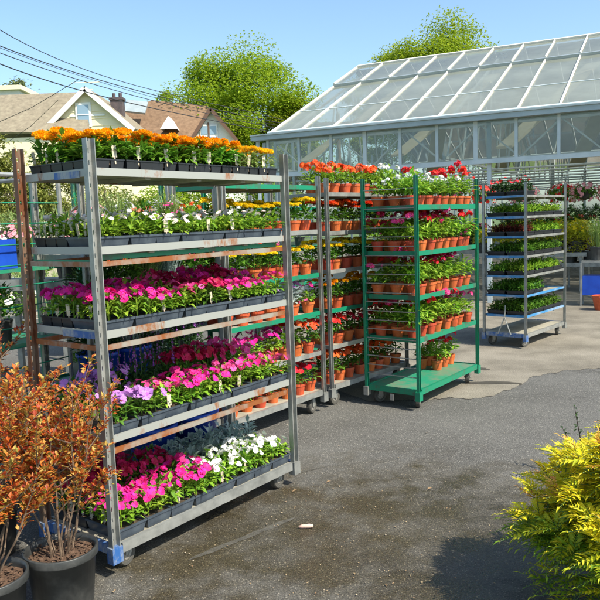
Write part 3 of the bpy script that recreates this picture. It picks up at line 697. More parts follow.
def bushmesh(seed, h, spr, n, ll, lw, wide=1., top=.6):
    r = random.Random(seed); fo = MB()
    for i in range(n):
        d = rdir(r, -.1, 1); q = r.uniform(.3,1)**.5
        p = Vector((d.x*spr*q, d.y*spr*q, h*(.15+.8*max(0,d.z)*q))); dd = Vector((d.x, d.y, r.uniform(-.1,1.1))); leaf(fo, p, dd, ll*r.uniform(.7,1.3), lw*r.uniform(.7,1.3), droop=r.uniform(0,.4))
    return fo
def grassy(seed, h, spr, n):
    r = random.Random(seed); fo = MB()
    for i in range(n):
        t = r.uniform(0,6.3); q = r.uniform(0,1); x = math.cos(t)*spr*.4*q; y = math.sin(t)*spr*.4*q; hh = h*r.uniform(.6,1.1); o = r.uniform(.1,.7)*spr
        d = Vector((math.cos(t)*o, math.sin(t)*o, hh)); leaf(fo, Vector((x,y,0)), d, d.length, .012, droop=.1)
        for k in range(4):
            p = Vector((x,y,0))+d*(.4+.14*k); leaf(fo, p, rdir(r, 0, 1), .05, .014)
    return fo
BUSH = {
 'dark': [meshof(bushmesh(s, .32, .17, 260, .06, .028), 'foliage', 'leaf_dark') for s in (1,2)],
 'mid': [meshof(bushmesh(s, .3, .17, 240, .06, .03), 'foliage', 'leaf_mid') for s in (3,4)],
 'bright': [meshof(bushmesh(s, .26, .16, 220, .07, .036), 'foliage', 'leaf_bright') for s in (5,6)],
 'grassy': [meshof(grassy(s, .4, .16, 90), 'foliage', 'leaf_pale') for s in (7,8)],
 'grey': [meshof(grassy(s, .38, .16, 80), 'foliage', 'leaf_grey') for s in (9,10)],
 'yellow': [meshof(bushmesh(s, .34, .2, 260, .07, .03), 'foliage', 'leaf_yellow') for s in (11,12)],
 'red': [meshof(bushmesh(s, .3, .18, 240, .07, .03), 'foliage', 'leaf_red') for s in (13,)],
}
def topbloom(kind, m, seed, h, spr, n, br):
    r = random.Random(seed); bl = MB()
    for i in range(n):
        d = rdir(r, .3, 1); c = Vector((d.x*spr, d.y*spr, h*(.25+.75*d.z)))
        if kind == 'disc': disc5(bl, c, d, br*r.uniform(.7,1.2), r)
        elif kind == 'umbel': umbel(bl, c, br*r.uniform(.8,1.2), r, 9)
        else:
            for k in range(7): disc5(bl, c+Vector((0,0,.018*k)), rdir(r, -.2,.5), br*(1-.09*k), r, 3)
    return meshof(bl, 'blooms', m)
BL = {'pink': topbloom('disc','pink',1,.3,.17,40,.024), 'rose': topbloom('disc','rose',2,.3,.18,60,.024), 'white': topbloom('disc','pure_white',3,.3,.17,40,.024), 'lilac': topbloom('disc','lilac',4,.3,.17,34,.024),
      'magenta': topbloom('disc','magenta',5,.3,.18,60,.026), 'orange': topbloom('umbel','scarlet',6,.28,.16,9,.035), 'salmon': topbloom('umbel','salmon',7,.28,.16,9,.035), 'red': topbloom('umbel','red',8,.28,.16,9,.035),
      'lavender': topbloom('spike','purple',9,.36,.14,30,.009), 'yellow': topbloom('disc','yellow',10,.32,.18,40,.022)}
mb_ = MB(); mb_.lathe([(0,0),(.075,0),(.095,.16),(.1,.16),(.1,.175),(.09,.175),(.085,.16),(0,.158)], 18); me_bpot = meshof(mb_, 'pot', 'pot_black')
def nursery_plant(loc, bush, flower, label, group, cat='plant', sc=1., pot=True, name='nursery_plant', lift=.15):
    e = tag(empty(name, loc, rnd.uniform(0,6.3)), label, cat, group)
    if pot: put('pot', me_bpot, e, sc=sc)
    put('foliage', rnd.choice(BUSH[bush]), e, (0,0,lift*sc if pot else 0), 0, sc)
    if flower: put('blooms', BL[flower], e, (0,0,lift*sc if pot else 0), 0, sc)
    return e
def bin_mb():
    mb = MB(); mb.lathe([(0,0),(.1,0),(.125,.24),(.135,.24),(.135,.26),(.12,.26),(.115,.24),(0,.225)], 24); return mb
me_bin = meshof(bin_mb(), 'bin', 'blue_bin', True)
def binplant(loc, flower, bush, label, group='blue bins of lavender'):
    e = tag(empty('planted_bin', loc, rnd.uniform(0,6)), label, 'plant tub', group); put('tub', me_bin, e); put('foliage', BUSH[bush][0], e, (0,0,.2), 0, .9)
    if flower: put('blooms', BL[flower], e, (0,0,.2), 0, .9)
for k in range(4):
    binplant(cloc(.16+k*.26, .16, .185), None, 'dark', f'blue tub with dark leaves, {ORD[k]} from left on lowest deck behind nearest trolley', 'blue tubs low behind the nearest trolley')
for k in range(2):
    binplant(cloc(.16+k*.26, .16, .55), 'lavender', 'grey' if k % 2 else 'dark', f'blue tub of lavender, {["left","right"][k]} one of two, behind the fourth shelf of nearest trolley', 'blue tubs of lavender')
for k in range(4):
    nursery_plant(cloc(.52+k*.16, .12+.1*(k % 2), .55), ['dark','grey'][k % 2], 'lavender', f'purple lavender in black pot, {ORD[k]} from left, behind the fourth shelf of nearest trolley', 'potted lavender behind the nearest trolley', sc=.8)
for k, (x_, y_) in enumerate(((-.93,4.31),(-.71,4.60))):
    e = tag(empty('planted_tub', (x_, y_, 0), k), f'large blue tub on the ground behind bottom shelf of nearest trolley, {["left","right"][k]} one', 'plant tub', 'large blue tubs on the ground'); put('tub', me_bin, e, sc=(1.15,1.15,1.45)); put('foliage', BUSH['dark'][0], e, (0,0,.33), 0, .5)
for k in range(5):
    nursery_plant(cloc(.14+k*.2, .13, .99), ['dark','mid','grassy','grey','mid'][k], None, f'small leafy shrub, {ORD[k]} from left, seen behind third shelf of nearest trolley', 'leafy shrubs on the hidden silver trolley', sc=.92)
for k in range(5):
    nursery_plant(cloc(.12+k*.21, .1, 1.41), ['grassy','grassy','mid','grassy','bright'][k], ['rose',None,'salmon','pink','orange'][k], f'pale grassy plant, {ORD[k]} from left, seen between the two upper shelves of nearest trolley', 'grassy plants on the hidden silver trolley', sc=.72)
# white sleeves
def sleeve_mb():
    mb = MB(); n = 16; vs = []
    for j, (r0, z) in enumerate(((.06,0),(.085,.1),(.12,.2),(.15,.3))):
        for k in range(n):
            t = 2*math.pi*k/n; rr = r0*(1+.1*math.sin(5*t+j)); vs.append((rr*math.cos(t), rr*math.sin(t), z+(.012*math.cos(3*t) if j == 3 else 0)))
    mb.add(vs, [(j*n+k, j*n+(k+1)%n, (j+1)*n+(k+1)%n, (j+1)*n+k) for j in range(3) for k in range(n)]); return mb
me_sleeve = meshof(sleeve_mb(), 'sleeve', 'sleeve', True)
def sleeved(loc, label, flower=None, sc=1.):
    e = tag(empty('sleeved_plant', loc, rnd.uniform(0,6)), label, 'wrapped plant', 'plants in pale wrapping sleeves')
    put('sleeve', me_sleeve, e, sc=sc); put('foliage', BUSH['bright'][0], e, (0,0,.1*sc), 0, .7*sc)
    if flower: put('blooms', BL[flower], e, (0,0,.1*sc), 0, .7*sc)
sleeved(cloc(.42,.34,.99), 'pale sleeved plant behind third shelf of nearest trolley, left of the pair', None, .75)
sleeved(cloc(.78,.34,.99), 'pale sleeved plant behind third shelf of nearest trolley, right of the pair', None, .75)
g2s = [('grassy',None),('bright','rose'),('grassy',None),('mid','orange'),('bright','pink')]
for i, z in enumerate([1.42,1.0,.5]):
    for k in range(5):
        b_, f_ = g2s[(k+i*2) % 5]
        nursery_plant(g2loc(.15+k*.225, .16, z-.01), b_, f_ if i == 0 else None, f'{b_ if b_ != "mid" else "leafy"} nursery plant, {ORD[k]} from left, {["top","middle","lowest"][i]} shelf of the half-hidden green trolley', 'plants on the half-hidden green trolley', sc=.7 if i else .62)

# far-left mesh cart -------------------------------------------------
mth = R(38)
tm, mloc, mr_ = trolley((at(22,250,4.35).x+math.cos(mth)*0, 4.35), mth, 1.2, .5, 0, 0, [], 0, '', '') if False else (None, None, None)
pm = at(21,250,4.2)
cart = tag(empty('mesh_cart', (pm.x-.32, pm.y+.22, 0), R(-28)), 'silver framed cart with green wire sides at the left edge of the picture', 'cart')
hx, hy = .36, .3
f = MB(); ztop = 1.9
for sx in (-1,1):
    for sy in (-1,1): f.tube([(sx*hx,sy*hy,.12),(sx*hx,sy*hy,ztop)], .014, 8)
for sy in (-1,1): f.tube([(-hx,sy*hy,ztop),(hx,sy*hy,ztop)], .014, 8)
for sx in (-1,1): f.tube([(sx*hx,-hy,ztop),(sx*hx,hy,ztop)], .014, 8)
f.build('frame', 'galv', cart)
f = MB()
for z in [.3+.12*k for k in range(13)]:
    f.tube([(-hx,-hy,z),(hx,-hy,z)], .004, 5); f.tube([(hx,-hy,z),(hx,hy,z)], .004, 5)
for x in (-.18,0,.18): f.tube([(x,-hy-.005,.15),(x,-hy-.005,ztop)], .004, 5)
f.build('side_mesh', 'green_paint', cart)
for z in (1.36, .92, .2):
    f = MB(); f.box((-hx+.01,-hy+.01,z-.02),(hx-.01,hy-.01,z)); sh = f.build('shelf', 'green_deck', cart)
    f = MB(); f.box((-hx+.01,-hy+.004,z-.05),(hx-.01,-hy+.0095,z+.01)); f.build('shelf_lip', 'green_paint', sh)
f = MB(); f.box((-hx+.02,-hy+.006,.55),(hx-.02,-hy+.012,.9)); f.build('side_panel', 'green_deck', cart)
f = MB(); f.box((-hx+.02,-hy+.0,.83),(hx-.12,-hy+.0055,.9)); f.build('label_strip', 'blue_paint', cart)
for sx in (-1,1):
    for sy in (-1,1): caster(cart, sx*(hx-.05), sy*(hy-.05), 0, .12)
def crate_mb():
    mb = MB(); X, Y, h = .15, .12, .17; t = .006
    mb.box((-X,-Y,0),(X,Y,t)); mb.box((-X,-Y,t),(X,-Y+t,h)); mb.box((-X,Y-t,t),(X,Y,h)); mb.box((-X,-Y+t,t),(-X+t,Y-t,h)); mb.box((X-t,-Y+t,t),(X,Y-t,h))
    mb.box((-X-.008,-Y-.008,h-.02),(X+.008,-Y,h)); 
    for k in range(5): mb.box((-X+.04+k*.055,-Y-.004,.01),(-X+.05+k*.055,-Y,h-.02))
    return mb
me_crate = meshof(crate_mb(), 'blue_crate', 'blue_bin')
M_c = cart.matrix_basis.copy()
from mathutils import Matrix as _M
def cartloc(x, y, z):
    a = cart.rotation_euler.z; return Vector((cart.location.x+x*math.cos(a)-y*math.sin(a), cart.location.y+x*math.sin(a)+y*math.cos(a), z))
for k, x in enumerate((.17,-.16)):
    tag(put('blue_crate', me_crate, None, cartloc(x, -.14, 1.362), R(-28)), f'blue ribbed plastic crate on the wire-sided cart, {["right","left"][k]}-hand one', 'crate', 'blue crates on the wire-sided cart')
    nursery_plant(cartloc(x, .12, 1.362), 'grassy', 'rose', f'pink and pale grassy plant on wire-sided cart behind the {["right","left"][k]} blue crate', 'plants on the wire-sided cart', sc=.62)
    nursery_plant(cartloc(x, -.05, .922), 'mid', 'white', f'white-flowered leafy plant on middle shelf of the wire-sided cart, {["right","left"][k]}', 'plants on the wire-sided cart', sc=.75)

# ------------------------------------------------------------------ nursery benches further back
def bench(c, rz, L, W, H, label, m='galv'):
    e = tag(empty('plant_bench', (c[0], c[1], 0), rz), label, 'bench', 'plant benches')
    t = MB(); t.box((-L/2,-W/2,H-.04),(L/2,W/2,H)); tp = t.build('bench_top', 'plywood', e)
    t = MB(); t.box((-L/2-.01,-W/2-.012,H-.06),(L/2+.01,-W/2-.001,H+.02)); t.build('edge_rail', m, tp)
    for x in (-L/2+.1, 0, L/2-.1):
        for y in (-W/2+.06, W/2-.06):
            q = MB(); q.box((x-.02,y-.02,0),(x+.02,y+.02,H-.041)); q.build('leg', m, e)
    return e
def bench_plants(c, rz, L, W, H, items, where, group, sc=.8, rowsn=2):
    n = max(2, int(L/.36))
    for r_ in range(rowsn):
        for k in range(n):
            b_, f_, nm = items[(k*3//n+r_) % len(items)] if len(items) > 1 else items[0]
            x = -L/2+.18+k*(L-.36)/(n-1); y = -W/2+.2+r_*(W-.4)/max(1, rowsn-1)
            p = Vector((c[0]+x*math.cos(rz)-y*math.sin(rz), c[1]+x*math.sin(rz)+y*math.cos(rz), H))
            nursery_plant(p, b_, f_, f'{nm}, {ORD[k]} from left, {["front","back"][r_]} row, {where}', group, sc=sc*rnd.uniform(.85,1.15))
BZ = R(-10)
for (c, L, H, items, where) in (
    ((-3.6,7.6), 3.0, .7, [('grassy',None,'pale grassy plant'),('bright','rose','rose-flowered plant'),('grassy','white','white-flowered grassy plant')], 'bench at left behind the trolleys'),
    ((-1.6,8.8), 2.6, .95, [('bright','orange','scarlet-flowered plant'),('mid','magenta','magenta-flowered plant'),('bright','salmon','salmon-flowered plant')], 'raised bench left of greenhouse'),
    ((-5.4,10.6), 3.6, .8, [('bright','white','white-flowered plant'),('grassy','pink','pink-flowered plant'),('mid','lilac','lilac-flowered plant')], 'far bench before the fence'),
    ((-1.8,11.6), 3.2, .9, [('mid','pink','pink-flowered shrub'),('bright','red','red-flowered shrub'),('mid','rose','rose-flowered shrub')], 'far bench beside the greenhouse corner')):
    bench(c, BZ, L, .9, H, f'{"long" if L > 3 else "low"} timber-topped {where}' if False else {'bench at left behind the trolleys':'metal-legged bench of grassy plants at left behind the trolleys','raised bench left of greenhouse':'raised bench of scarlet and magenta flowers left of greenhouse','far bench before the fence':'long far bench of white and lilac flowers before the fence','far bench beside the greenhouse corner':'far bench of pink and red shrubs beside greenhouse corner'}[where])
    bench_plants(c, BZ, L, .9, H, items, where, 'flowering plants on the back benches')
# pale sleeved hydrangeas on the hidden silver trolley, seen between the top shelves
for k, (a_, nm) in enumerate(((.28,'leftmost'),(.55,'second from left'),(.80,'third from left'),(1.0,'rightmost'))):
    e = tag(empty('sleeved_plant', cloc(a_, .31, 1.41), 0), f'white paper-wrapped hydrangea between the two upper shelves of nearest trolley, {nm}', 'wrapped plant', 'white wrapped hydrangeas')
    put('sleeve', me_sleeve, e, sc=(.7,.7,1.0)); put('blooms', BL['white'], e, (0,0,.2), 0, .5)
bench((-2.3,5.6), R(-8), 1.5, .5, 1.2, 'tall narrow bench of grassy plants at far left behind the rusty post')
for k in range(5):
    nursery_plant(Vector((-2.88+k*.28, 5.6+.04*(2-k), 1.2)), 'grassy', ['pink',None,'white',None,'rose'][k], f'tall pale grassy plant, {ORD[k]} from left, on the tall narrow bench at far left', 'grassy plants on the tall bench', sc=1.)

# ------------------------------------------------------------------ greenhouse
GP = Vector((4.709, 12.067, 0)); GA = R(-26.675)
gh = tag(empty('greenhouse', GP, GA), 'long greenhouse with whitewashed sloping glass roof, pale frame and open front', 'greenhouse')
A0, A1, SP = -5.87, 9.31, .69
ZE, ZC, PHI, SR = 3.28, 2.49, R(23), 5.4
WB = SR*math.cos(PHI)*2; ZR = ZE+SR*math.sin(PHI)
nb = int(round((A1-A0)/SP))
def ghp(name, mb, m, parent=gh): return mb.build(name, m, parent)
q = MB(); q.box((A0-.3,-.16,ZE-.1),(A1,.02,ZE)); q.box((A0-.3,-.19,ZE-.012),(A1,-.1605,ZE+.012)); ghp('gutter', q, 'gh_dark')
q = MB(); q.box((A0-.05,.021,ZE-.13),(A1,.08,ZE-.05)); ghp('eave_beam', q, 'gh_frame')
q = MB(); q.box((A0-.05,-.03,ZC-.045),(A1,.05,ZC+.035)); ghp('lower_beam', q, 'gh_frame')
me_m = None
for k in range(nb+1):
    a = A0+k*SP
    q = MB(); wv_ = .025 if k not in (3,6,12,18) else .035
    q.box((a-wv_,-.02,ZC+.036),(a+wv_,.03,ZE-.101)); ghp('mullion', q, 'gh_frame')
q = MB(); q.box((A0-.26,-.02,ZC-.6),(A0-.2,.03,ZE-.101)); ghp('mullion', q, 'gh_frame')
for a in (A0-.12, A0+6.4*SP-.06, A0+13*SP, A0+19*SP):
    q = MB(); q.box((a-.035,.052,0),(a+.035,.12,ZE-.131)); ghp('post', q, 'gh_frame')
q = MB(); q.box((-SP/2+.027,-.001,ZC+.04),(SP/2-.027,.003,ZE-.11)); mp_ = meshof(q, 'wall_pane', 'wall_glass')
for k in range(nb): put('wall_pane', mp_, gh, (A0+(k+.5)*SP, 0.0, 0))
# front lattice girder
q = MB(); q.bar((A0,.35,ZC+.06),(A1,.35,ZC+.06), .04); q.bar((A0,.35,ZE-.12),(A1,.35,ZE-.12), .04)
for k in range(nb):
    a = A0+k*SP
    q.bar((a,.35,ZC+.06 if k % 2 else ZE-.12),(a+SP,.35,ZE-.12 if k % 2 else ZC+.06), .028)
ghp('lattice_girder', q, 'gh_frame')
# roof slopes: two spans
ud = Vector((0, math.cos(PHI), math.sin(PHI))); ub = Vector((0, math.cos(PHI), -math.sin(PHI)))
nrm = Vector((0,-math.sin(PHI), math.cos(PHI))); nrb = Vector((0,math.sin(PHI), math.cos(PHI)))
def pane_mesh(s0, s1, wdt, dirv, z0=Vector((0,0,0))):
    q = MB(); a = Vector((wdt/2,0,0)); q.add([dirv*s0-a, dirv*s0+a, dirv*s1+a, dirv*s1-a], [(0,1,2,3)]); return meshof(q, 'roof_pane', 'roof_glass')
segs = ((.08,1.6),(1.64,3.66),(3.78,5.36))
pf = [pane_mesh(a, b_, SP-.05, ud) for a, b_ in segs]; pb = [pane_mesh(.05, 5.35, SP-.05, ub)]
for k in range(nb):
    for i, m_ in enumerate(pf): put('roof_pane', m_, gh, Vector((A0+(k+.5)*SP, 0, ZE))+nrm*(.0 if i < 2 else .05))
q = MB()
for k in range(nb+1):
    a = A0+k*SP; o = Vector((a,0,ZE))
    q.bar(o+nrm*.01, o+ud*3.7+nrm*.01, .03, .045, nrm); q.bar(o+ud*3.72+nrm*.06, o+ud*5.4+nrm*.06, .03, .045, nrm)
ghp('glazing_bars', q, 'gh_bar')
q = MB(); o = Vector((A0,0,ZE)); e_ = Vector((A1,0,ZE))
q.bar(o+ud*3.7+nrm*.0, e_+ud*3.7+nrm*.0, .06, .12, nrm); ghp('vent_rail', q, 'gh_dark')
q = MB(); q.bar(o+ud*1.62+nrm*.002, e_+ud*1.62+nrm*.002, .03, .02, nrm); q.bar(o+ud*.04+nrm*.045, e_+ud*.04+nrm*.045, .08, .02, nrm); ghp('purlin', q, 'gh_frame')
q = MB(); q.bar(o+ud*5.42+nrm*.05, e_+ud*5.42+nrm*.05, .1, .08, nrm); ghp('ridge_cap', q, 'gh_bar')
q = MB(); R0 = Vector((0, WB/2, ZR))
for k in range(0, nb+1):
    a = A0+k*SP; p = Vector((a, WB/2, ZR)); q.bar(p, p+ub*5.4, .04, .05, nrb)
ghp('rear_glazing_bars', q, 'gh_bar')
for k in range(nb): put('roof_pane', pb[0], gh, Vector((A0+(k+.5)*SP, WB/2, ZR)))
# second span behind
q = MB()
for k in range(0, nb+1, 2):
    a = A0+k*SP; p = Vector((a, WB+.1, ZE)); q.bar(p, p+ud*5.4, .05, .05); p2 = Vector((a, WB+.1+WB/2, ZR)); q.bar(p2, p2+ub*5.4, .05, .05)
ghp('far_roof_bars', q, 'gh_bar')
for yb, dv_ in ((WB+.1, ud), (WB*1.5+.1, ub)):
    q = MB(); p = Vector((A0, yb, ZE if dv_ is ud else ZR)); r_ = Vector((A1, yb, p.z)); q.add([p, r_, r_+dv_*5.38, p+dv_*5.38], [(0,1,2,3)]); ghp('far_roof_glass', q, 'roof_glass')
# inside: cross trusses, gutter posts, pipes
for k in range(0, nb+1, 5):
    a = A0+k*SP+.1; q = MB()
    for s0 in (0, WB+.1):
        q.bar((a,s0+.1,ZC+.12),(a,s0+WB-.1,ZC+.12), .045); q.bar((a,s0+.3,ZE-.05),(a,s0+WB/2,ZR-.2), .045); q.bar((a,s0+WB-.3,ZE-.05),(a,s0+WB/2,ZR-.2), .045)
        for j in range(8):
            y0_ = s0+.3+j*(WB-.6)/8; y1_ = y0_+(WB-.6)/8
            top = lambda y: min(ZR-.25, ZE-.1+min(y-s0, s0+WB-y)*math.tan(PHI)*.9)
            q.bar((a,y0_,ZC+.12),(a,(y0_+y1_)/2,top((y0_+y1_)/2)), .028); q.bar((a,(y0_+y1_)/2,top((y0_+y1_)/2)),(a,y1_,ZC+.12), .028)
    ghp('roof_truss', q, 'gh_frame')
q = MB()
for y in (1.2,2.4,3.6,5,6.4,7.8,9.9,12,14,16): q.tube([(A0,y,ZC-.08),(A1,y,ZC-.08)], .022, 6)
ghp('overhead_pipes', q, 'gh_frame')
for y in (WB+.05, 2*WB+.1):
    for k in range(2, nb, 4):
        q = MB(); q.box((A0+k*SP-.05,y-.05,0),(A0+k*SP+.05,y+.05,ZE-.05)); ghp('inner_post', q, 'gh_frame')
for k in range(0, nb, 3):
    a = A0+k*SP+.3; q = MB(); q.bar((a,1.0,ZC+.3),(a+1.3,3.9,ZR-.75), .34, .05); q.build('shade_curtain', 'curtain', gh)
    q = MB(); q.bar((a+.4,9.2,ZC+.3),(a+1.6,6.2,ZR-.75), .4, .05); q.build('shade_curtain', 'curtain', gh)
# gable walls
def gable(a, nm):
    q = MB()
    for s0 in (0.02, WB+.1): q.add([(a,s0,.6),(a,s0+WB-.05,.6),(a,s0+WB-.05,ZE-.1),(a,s0+WB/2,ZR-.05),(a,s0,ZE-.14)], [(0,1,2,3,4)])
    ghp(nm, q, 'wall_glass')
    q = MB()
    for y in [.8*j+.4 for j in range(24)]:
        q.box((a-.025,y-.02,.6),(a+.025,y+.02,ZE+.0))
    q.box((a-.03,.2,.0),(a+.03,2*WB,.6)); q.bar((a,.08,ZE-.04),(a,WB/2,ZR-.02), .07); q.bar((a,WB/2,ZR-.02),(a,WB,ZE-.04), .07)
    ghp('gable_frame', q, 'gh_frame')
gable(A0-.05, 'gable_glass'); gable(A1+.05, 'gable_glass')
q = MB(); q.add([(A0,2*WB+.3,.6),(A1,2*WB+.3,.6),(A1,2*WB+.3,ZE),(A0,2*WB+.3,ZE)], [(0,1,2,3)]); ghp('rear_glass', q, 'wall_glass')
q = MB(); q.box((A0,2*WB+.25,0),(A1,2*WB+.35,.6)); 
for k in range(nb+1): q.box((A0+k*SP-.025,2*WB+.26,.6),(A0+k*SP+.025,2*WB+.34,ZE))
ghp('rear_wall', q, 'gh_frame')
def ghloc(a, b_, z=0): return GP+Vector((a*math.cos(GA)-b_*math.sin(GA), a*math.sin(GA)+b_*math.cos(GA), z))

# inside benches and plants
gb = [((-1.2,2.6),2.2,.75,[('yellow','yellow','yellow-flowered plant')],'greenhouse bench nearest the green trolley','yellow'),
      ((.7,2.6),2.6,.55,[('yellow',None,'golden shrub'),('red',None,'dark red leafy shrub')],'greenhouse bench right of silver trolley','golden and red'),
      ((-.3,5.6),3.2,.75,[('mid','rose','rose-flowered plant'),('bright','white','white-flowered plant')],'second greenhouse bench','rose and white'),
      ((3.4,6.2),3.0,.75,[('bright','pink','pink-flowered plant'),('mid','red','red-flowered plant')],'right greenhouse bench','pink and red'),
      ((-3.6,4.0),2.6,.75,[('mid','magenta','magenta-flowered plant'),('bright','orange','scarlet-flowered plant')],'left greenhouse bench','magenta and scarlet'),
      ((-1.0,7.9),3.6,.9,[('dark','red','dark red-flowered shrub'),('mid','salmon','salmon-flowered shrub')],'third greenhouse bench','dark red and salmon'),
      ((3.2,3.6),2.6,.6,[('red','rose','dark rosy shrub'),('dark',None,'dark shrub')],'front right greenhouse bench','dark rosy'),
      ((4.6,9.6),3.6,1.0,[('dark','pink','tall pink shrub'),('mid',None,'tall green shrub')],'far right greenhouse bench','tall pink and green'),
      ((1.4,12.2),6.0,1.1,[('dark',None,'tall dark shrub'),('mid','white','tall white-flowered shrub')],'last bench at the back of the greenhouse','dark and white'),
      ((1.4,9.2),4.0,.75,[('bright',None,'bright leafy plant'),('mid','lilac','lilac-flowered plant')],'rear greenhouse bench','leafy lilac')]
for (c, L, H, items, where, cn) in gb:
    p = ghloc(*c); bench((p.x, p.y), GA, L, .9, H, f'{cn} plants covering this grey metal {where}', 'galv')
    bench_plants((p.x, p.y), GA, L, .9, H, items, where, 'plants on benches inside the greenhouse', sc=1.25)
# hanging baskets
def basket_mb():
    mb = MB(); mb.lathe([(0,0),(.08,.01),(.13,.06),(.155,.14),(.165,.14),(.165,.155),(.15,.155),(.14,.13),(0,.12)], 18); return mb
me_bask = meshof(basket_mb(), 'basket', 'pot_black', True)
mb_ = MB()
for k in range(3): t = k*2.094; mb_.tube([(.155*math.cos(t),.155*math.sin(t),.15),(0,0,.55)], .003, 4)
mb_.tube([(0,0,.55),(0,0,.62)], .004, 4); me_hook = meshof(mb_, 'hanger', 'wire')
def trailing(seed, n=300):
    r = random.Random(seed); fo = MB()
    for i in range(n):
        d = rdir(r, -.5, 1); q = r.uniform(.5,1); p = Vector((d.x*.25*q, d.y*.25*q, .14+d.z*(.16 if d.z > 0 else .3)*q)); leaf(fo, p, Vector((d.x,d.y,r.uniform(-.8,.5))), .07, .032)
    return fo
me_trail = [meshof(trailing(s), 'foliage', 'leaf_mid') for s in (1,2)]
def trailbloom(m, seed, n=70):
    r = random.Random(seed); bl = MB()
    for i in range(n): d = rdir(r, -.5, 1); disc5(bl, Vector((d.x*.28, d.y*.28, .14+d.z*(.2 if d.z > 0 else .32))), d, .034*r.uniform(.7,1.2), r)
    return meshof(bl, 'blooms', m)
TB = {'pink': trailbloom('rose',1), 'red': trailbloom('red',2), 'magenta': trailbloom('magenta',3), 'white': trailbloom('white',4)}
def hbasket(p, colr, label, group='hanging flower baskets', sc=1.):
    e = tag(empty('hanging_basket', p, rnd.uniform(0,6)), label, 'hanging basket', group); e.scale = (sc,)*3
    b = put('basket', me_bask, e); put('hanger', me_hook, e); put('foliage', rnd.choice(me_trail), e); put('blooms', TB[colr], e)
hbasket(at(483,196,11.9)+Vector((0,0,-.1)), 'red', 'red fuchsia basket hanging from greenhouse beam above the green trolley end', sc=.8)
n_ = 0
spots = [(-1.2,1.9,'pink'),(-.6,2.6,'red'),(-.3,3.4,'white'),(.5,3.2,'pink'),(1.1,3.0,'magenta'),(.9,5.6,'pink'),(.1,6.4,'red'),(1.9,5.8,'pink'),(-1.2,6.6,'pink'),(-1.5,3.3,'magenta'),(-.1,1.9,'pink'),(.35,2.2,'pink'),(.8,1.8,'pink'),(-2.6,1.6,'magenta'),(-3.4,1.4,'red'),(-4.3,1.5,'magenta'),(.2,4.6,'pink'),(1.2,4.4,'pink'),(2.2,4.6,'red'),(-.8,4.6,'white'),(-2,4.8,'pink'),(1.5,1.9,'pink')]
for a, b_, cc in spots:
    p = ghloc(a, b_, 1.78 if b_ < 4 else 1.9)
    hbasket(p, cc, f'{cc} basket hanging inside greenhouse, {ORD[n_]} of the row above the {"front" if b_ < 4 else "rear"} benches'); n_ += 1
# potted conifer on stand at right edge
p = atz(596,305); e = tag(empty('plant_stand', p, GA), 'blue-topped stand at right edge before the greenhouse', 'stand')
q = MB(); q.box((-.22,-.18,.72),(.3,.18,.75)); q.build('stand_top', 'galv', e)
q = MB(); q.box((-.2,-.16,.18),(.3,.16,.5)); q.build('blue_bin', 'blue_bin', e)
for x in (-.2,.28):
    for y in (-.16,.165): q = MB(); q.box((x-.012-.02*(x<0),y-.012-.02*(y<0),0),(x+.012-.02*(x<0),y+.012-.02*(y<0)+.01,.719)); q.build('leg', 'galv', e)
nursery_plant(p+Vector((.02,0,.751)), 'grassy', None, 'wispy pale plant standing on the blue-topped stand at right edge', 'plants by the stand', sc=1.3)
q = MB(); q.lathe([(0,0),(.1,0),(.14,.2),(.15,.2),(.15,.23),(.13,.23),(.13,.2),(0,.19)], 20); o = q.build('red_pot', 'terracotta', None, loc=atz(592,308)+Vector((.05,-.25,0))); tag(o, 'empty terracotta-red pot on the ground under the stand at right edge', 'pot')

# ------------------------------------------------------------------ trolley-like racks further behind (between the row and greenhouse)
rackp = at(262,215,7.6)
tr3, r3loc, r3r = trolley((rackp.x-.1, 7.3), R(40), 1.1, .5, 1.85, .09, [1.72,1.30,.9,.5], .17, 'back rack with green top shelf and magenta petunias beyond the nearest trolley', 'wheeled plant trolleys', lip='green_paint', deck='green_deck')
for i, z in enumerate([1.30,.9,.5]):
    for k in range(4):
        nursery_plant(r3loc(.15+k*.26, .15, z-.01), 'bright', ['magenta','orange','pink'][i], f'{["magenta","scarlet","pink"][i]} plant, {ORD[k]} from left, {["upper","middle","lower"][i]} shelf of back rack', 'plants on the back rack', sc=.6)

# ------------------------------------------------------------------ foreground shrubs in black pots
def big_pot(loc, rtop, h, label_root, m='pot_black', soilm='mulch'):
    q = MB(); q.lathe([(0,0),(rtop*.8,0),(rtop*.84,.01),(rtop*.97,h-.035),(rtop*1.04,h-.035),(rtop*1.05,h-.03),(rtop*1.05,h-.003),(rtop*1.04,h),(rtop*.98,h),(rtop*.96,h-.02),(rtop*.93,h-.04)], 48)
    p = q.build('pot', m, label_root, True)
    q = MB(); n = 24; r = random.Random(int(h*100)); vs = [(0,0,h-.03)]
    for j in (1,2,3):
        for k in range(n): t = 2*math.pi*k/n; vs.append((rtop*.93*j/3*math.cos(t), rtop*.93*j/3*math.sin(t), h-.035+r.uniform(-.006,.01)))
    fs = [(0,1+k,1+(k+1)%n) for k in range(n)]+[(1+j*n+k,1+(j+1)*n+k,1+(j+1)*n+(k+1)%n,1+j*n+(k+1)%n) for j in range(2) for k in range(n)]
    q.add(vs, fs); q.build('mulch', soilm, p, True)
    q = MB()
    for i in range(160):
        t = r.uniform(0,6.3); d = rtop*.9*r.uniform(0,1)**.5; c = Vector((d*math.cos(t), d*math.sin(t), h-.026)); leaf(q, c, rdir(r, -.1,.5), r.uniform(.012,.03), .012)
    q.build('wood_chips', 'mulch', p)
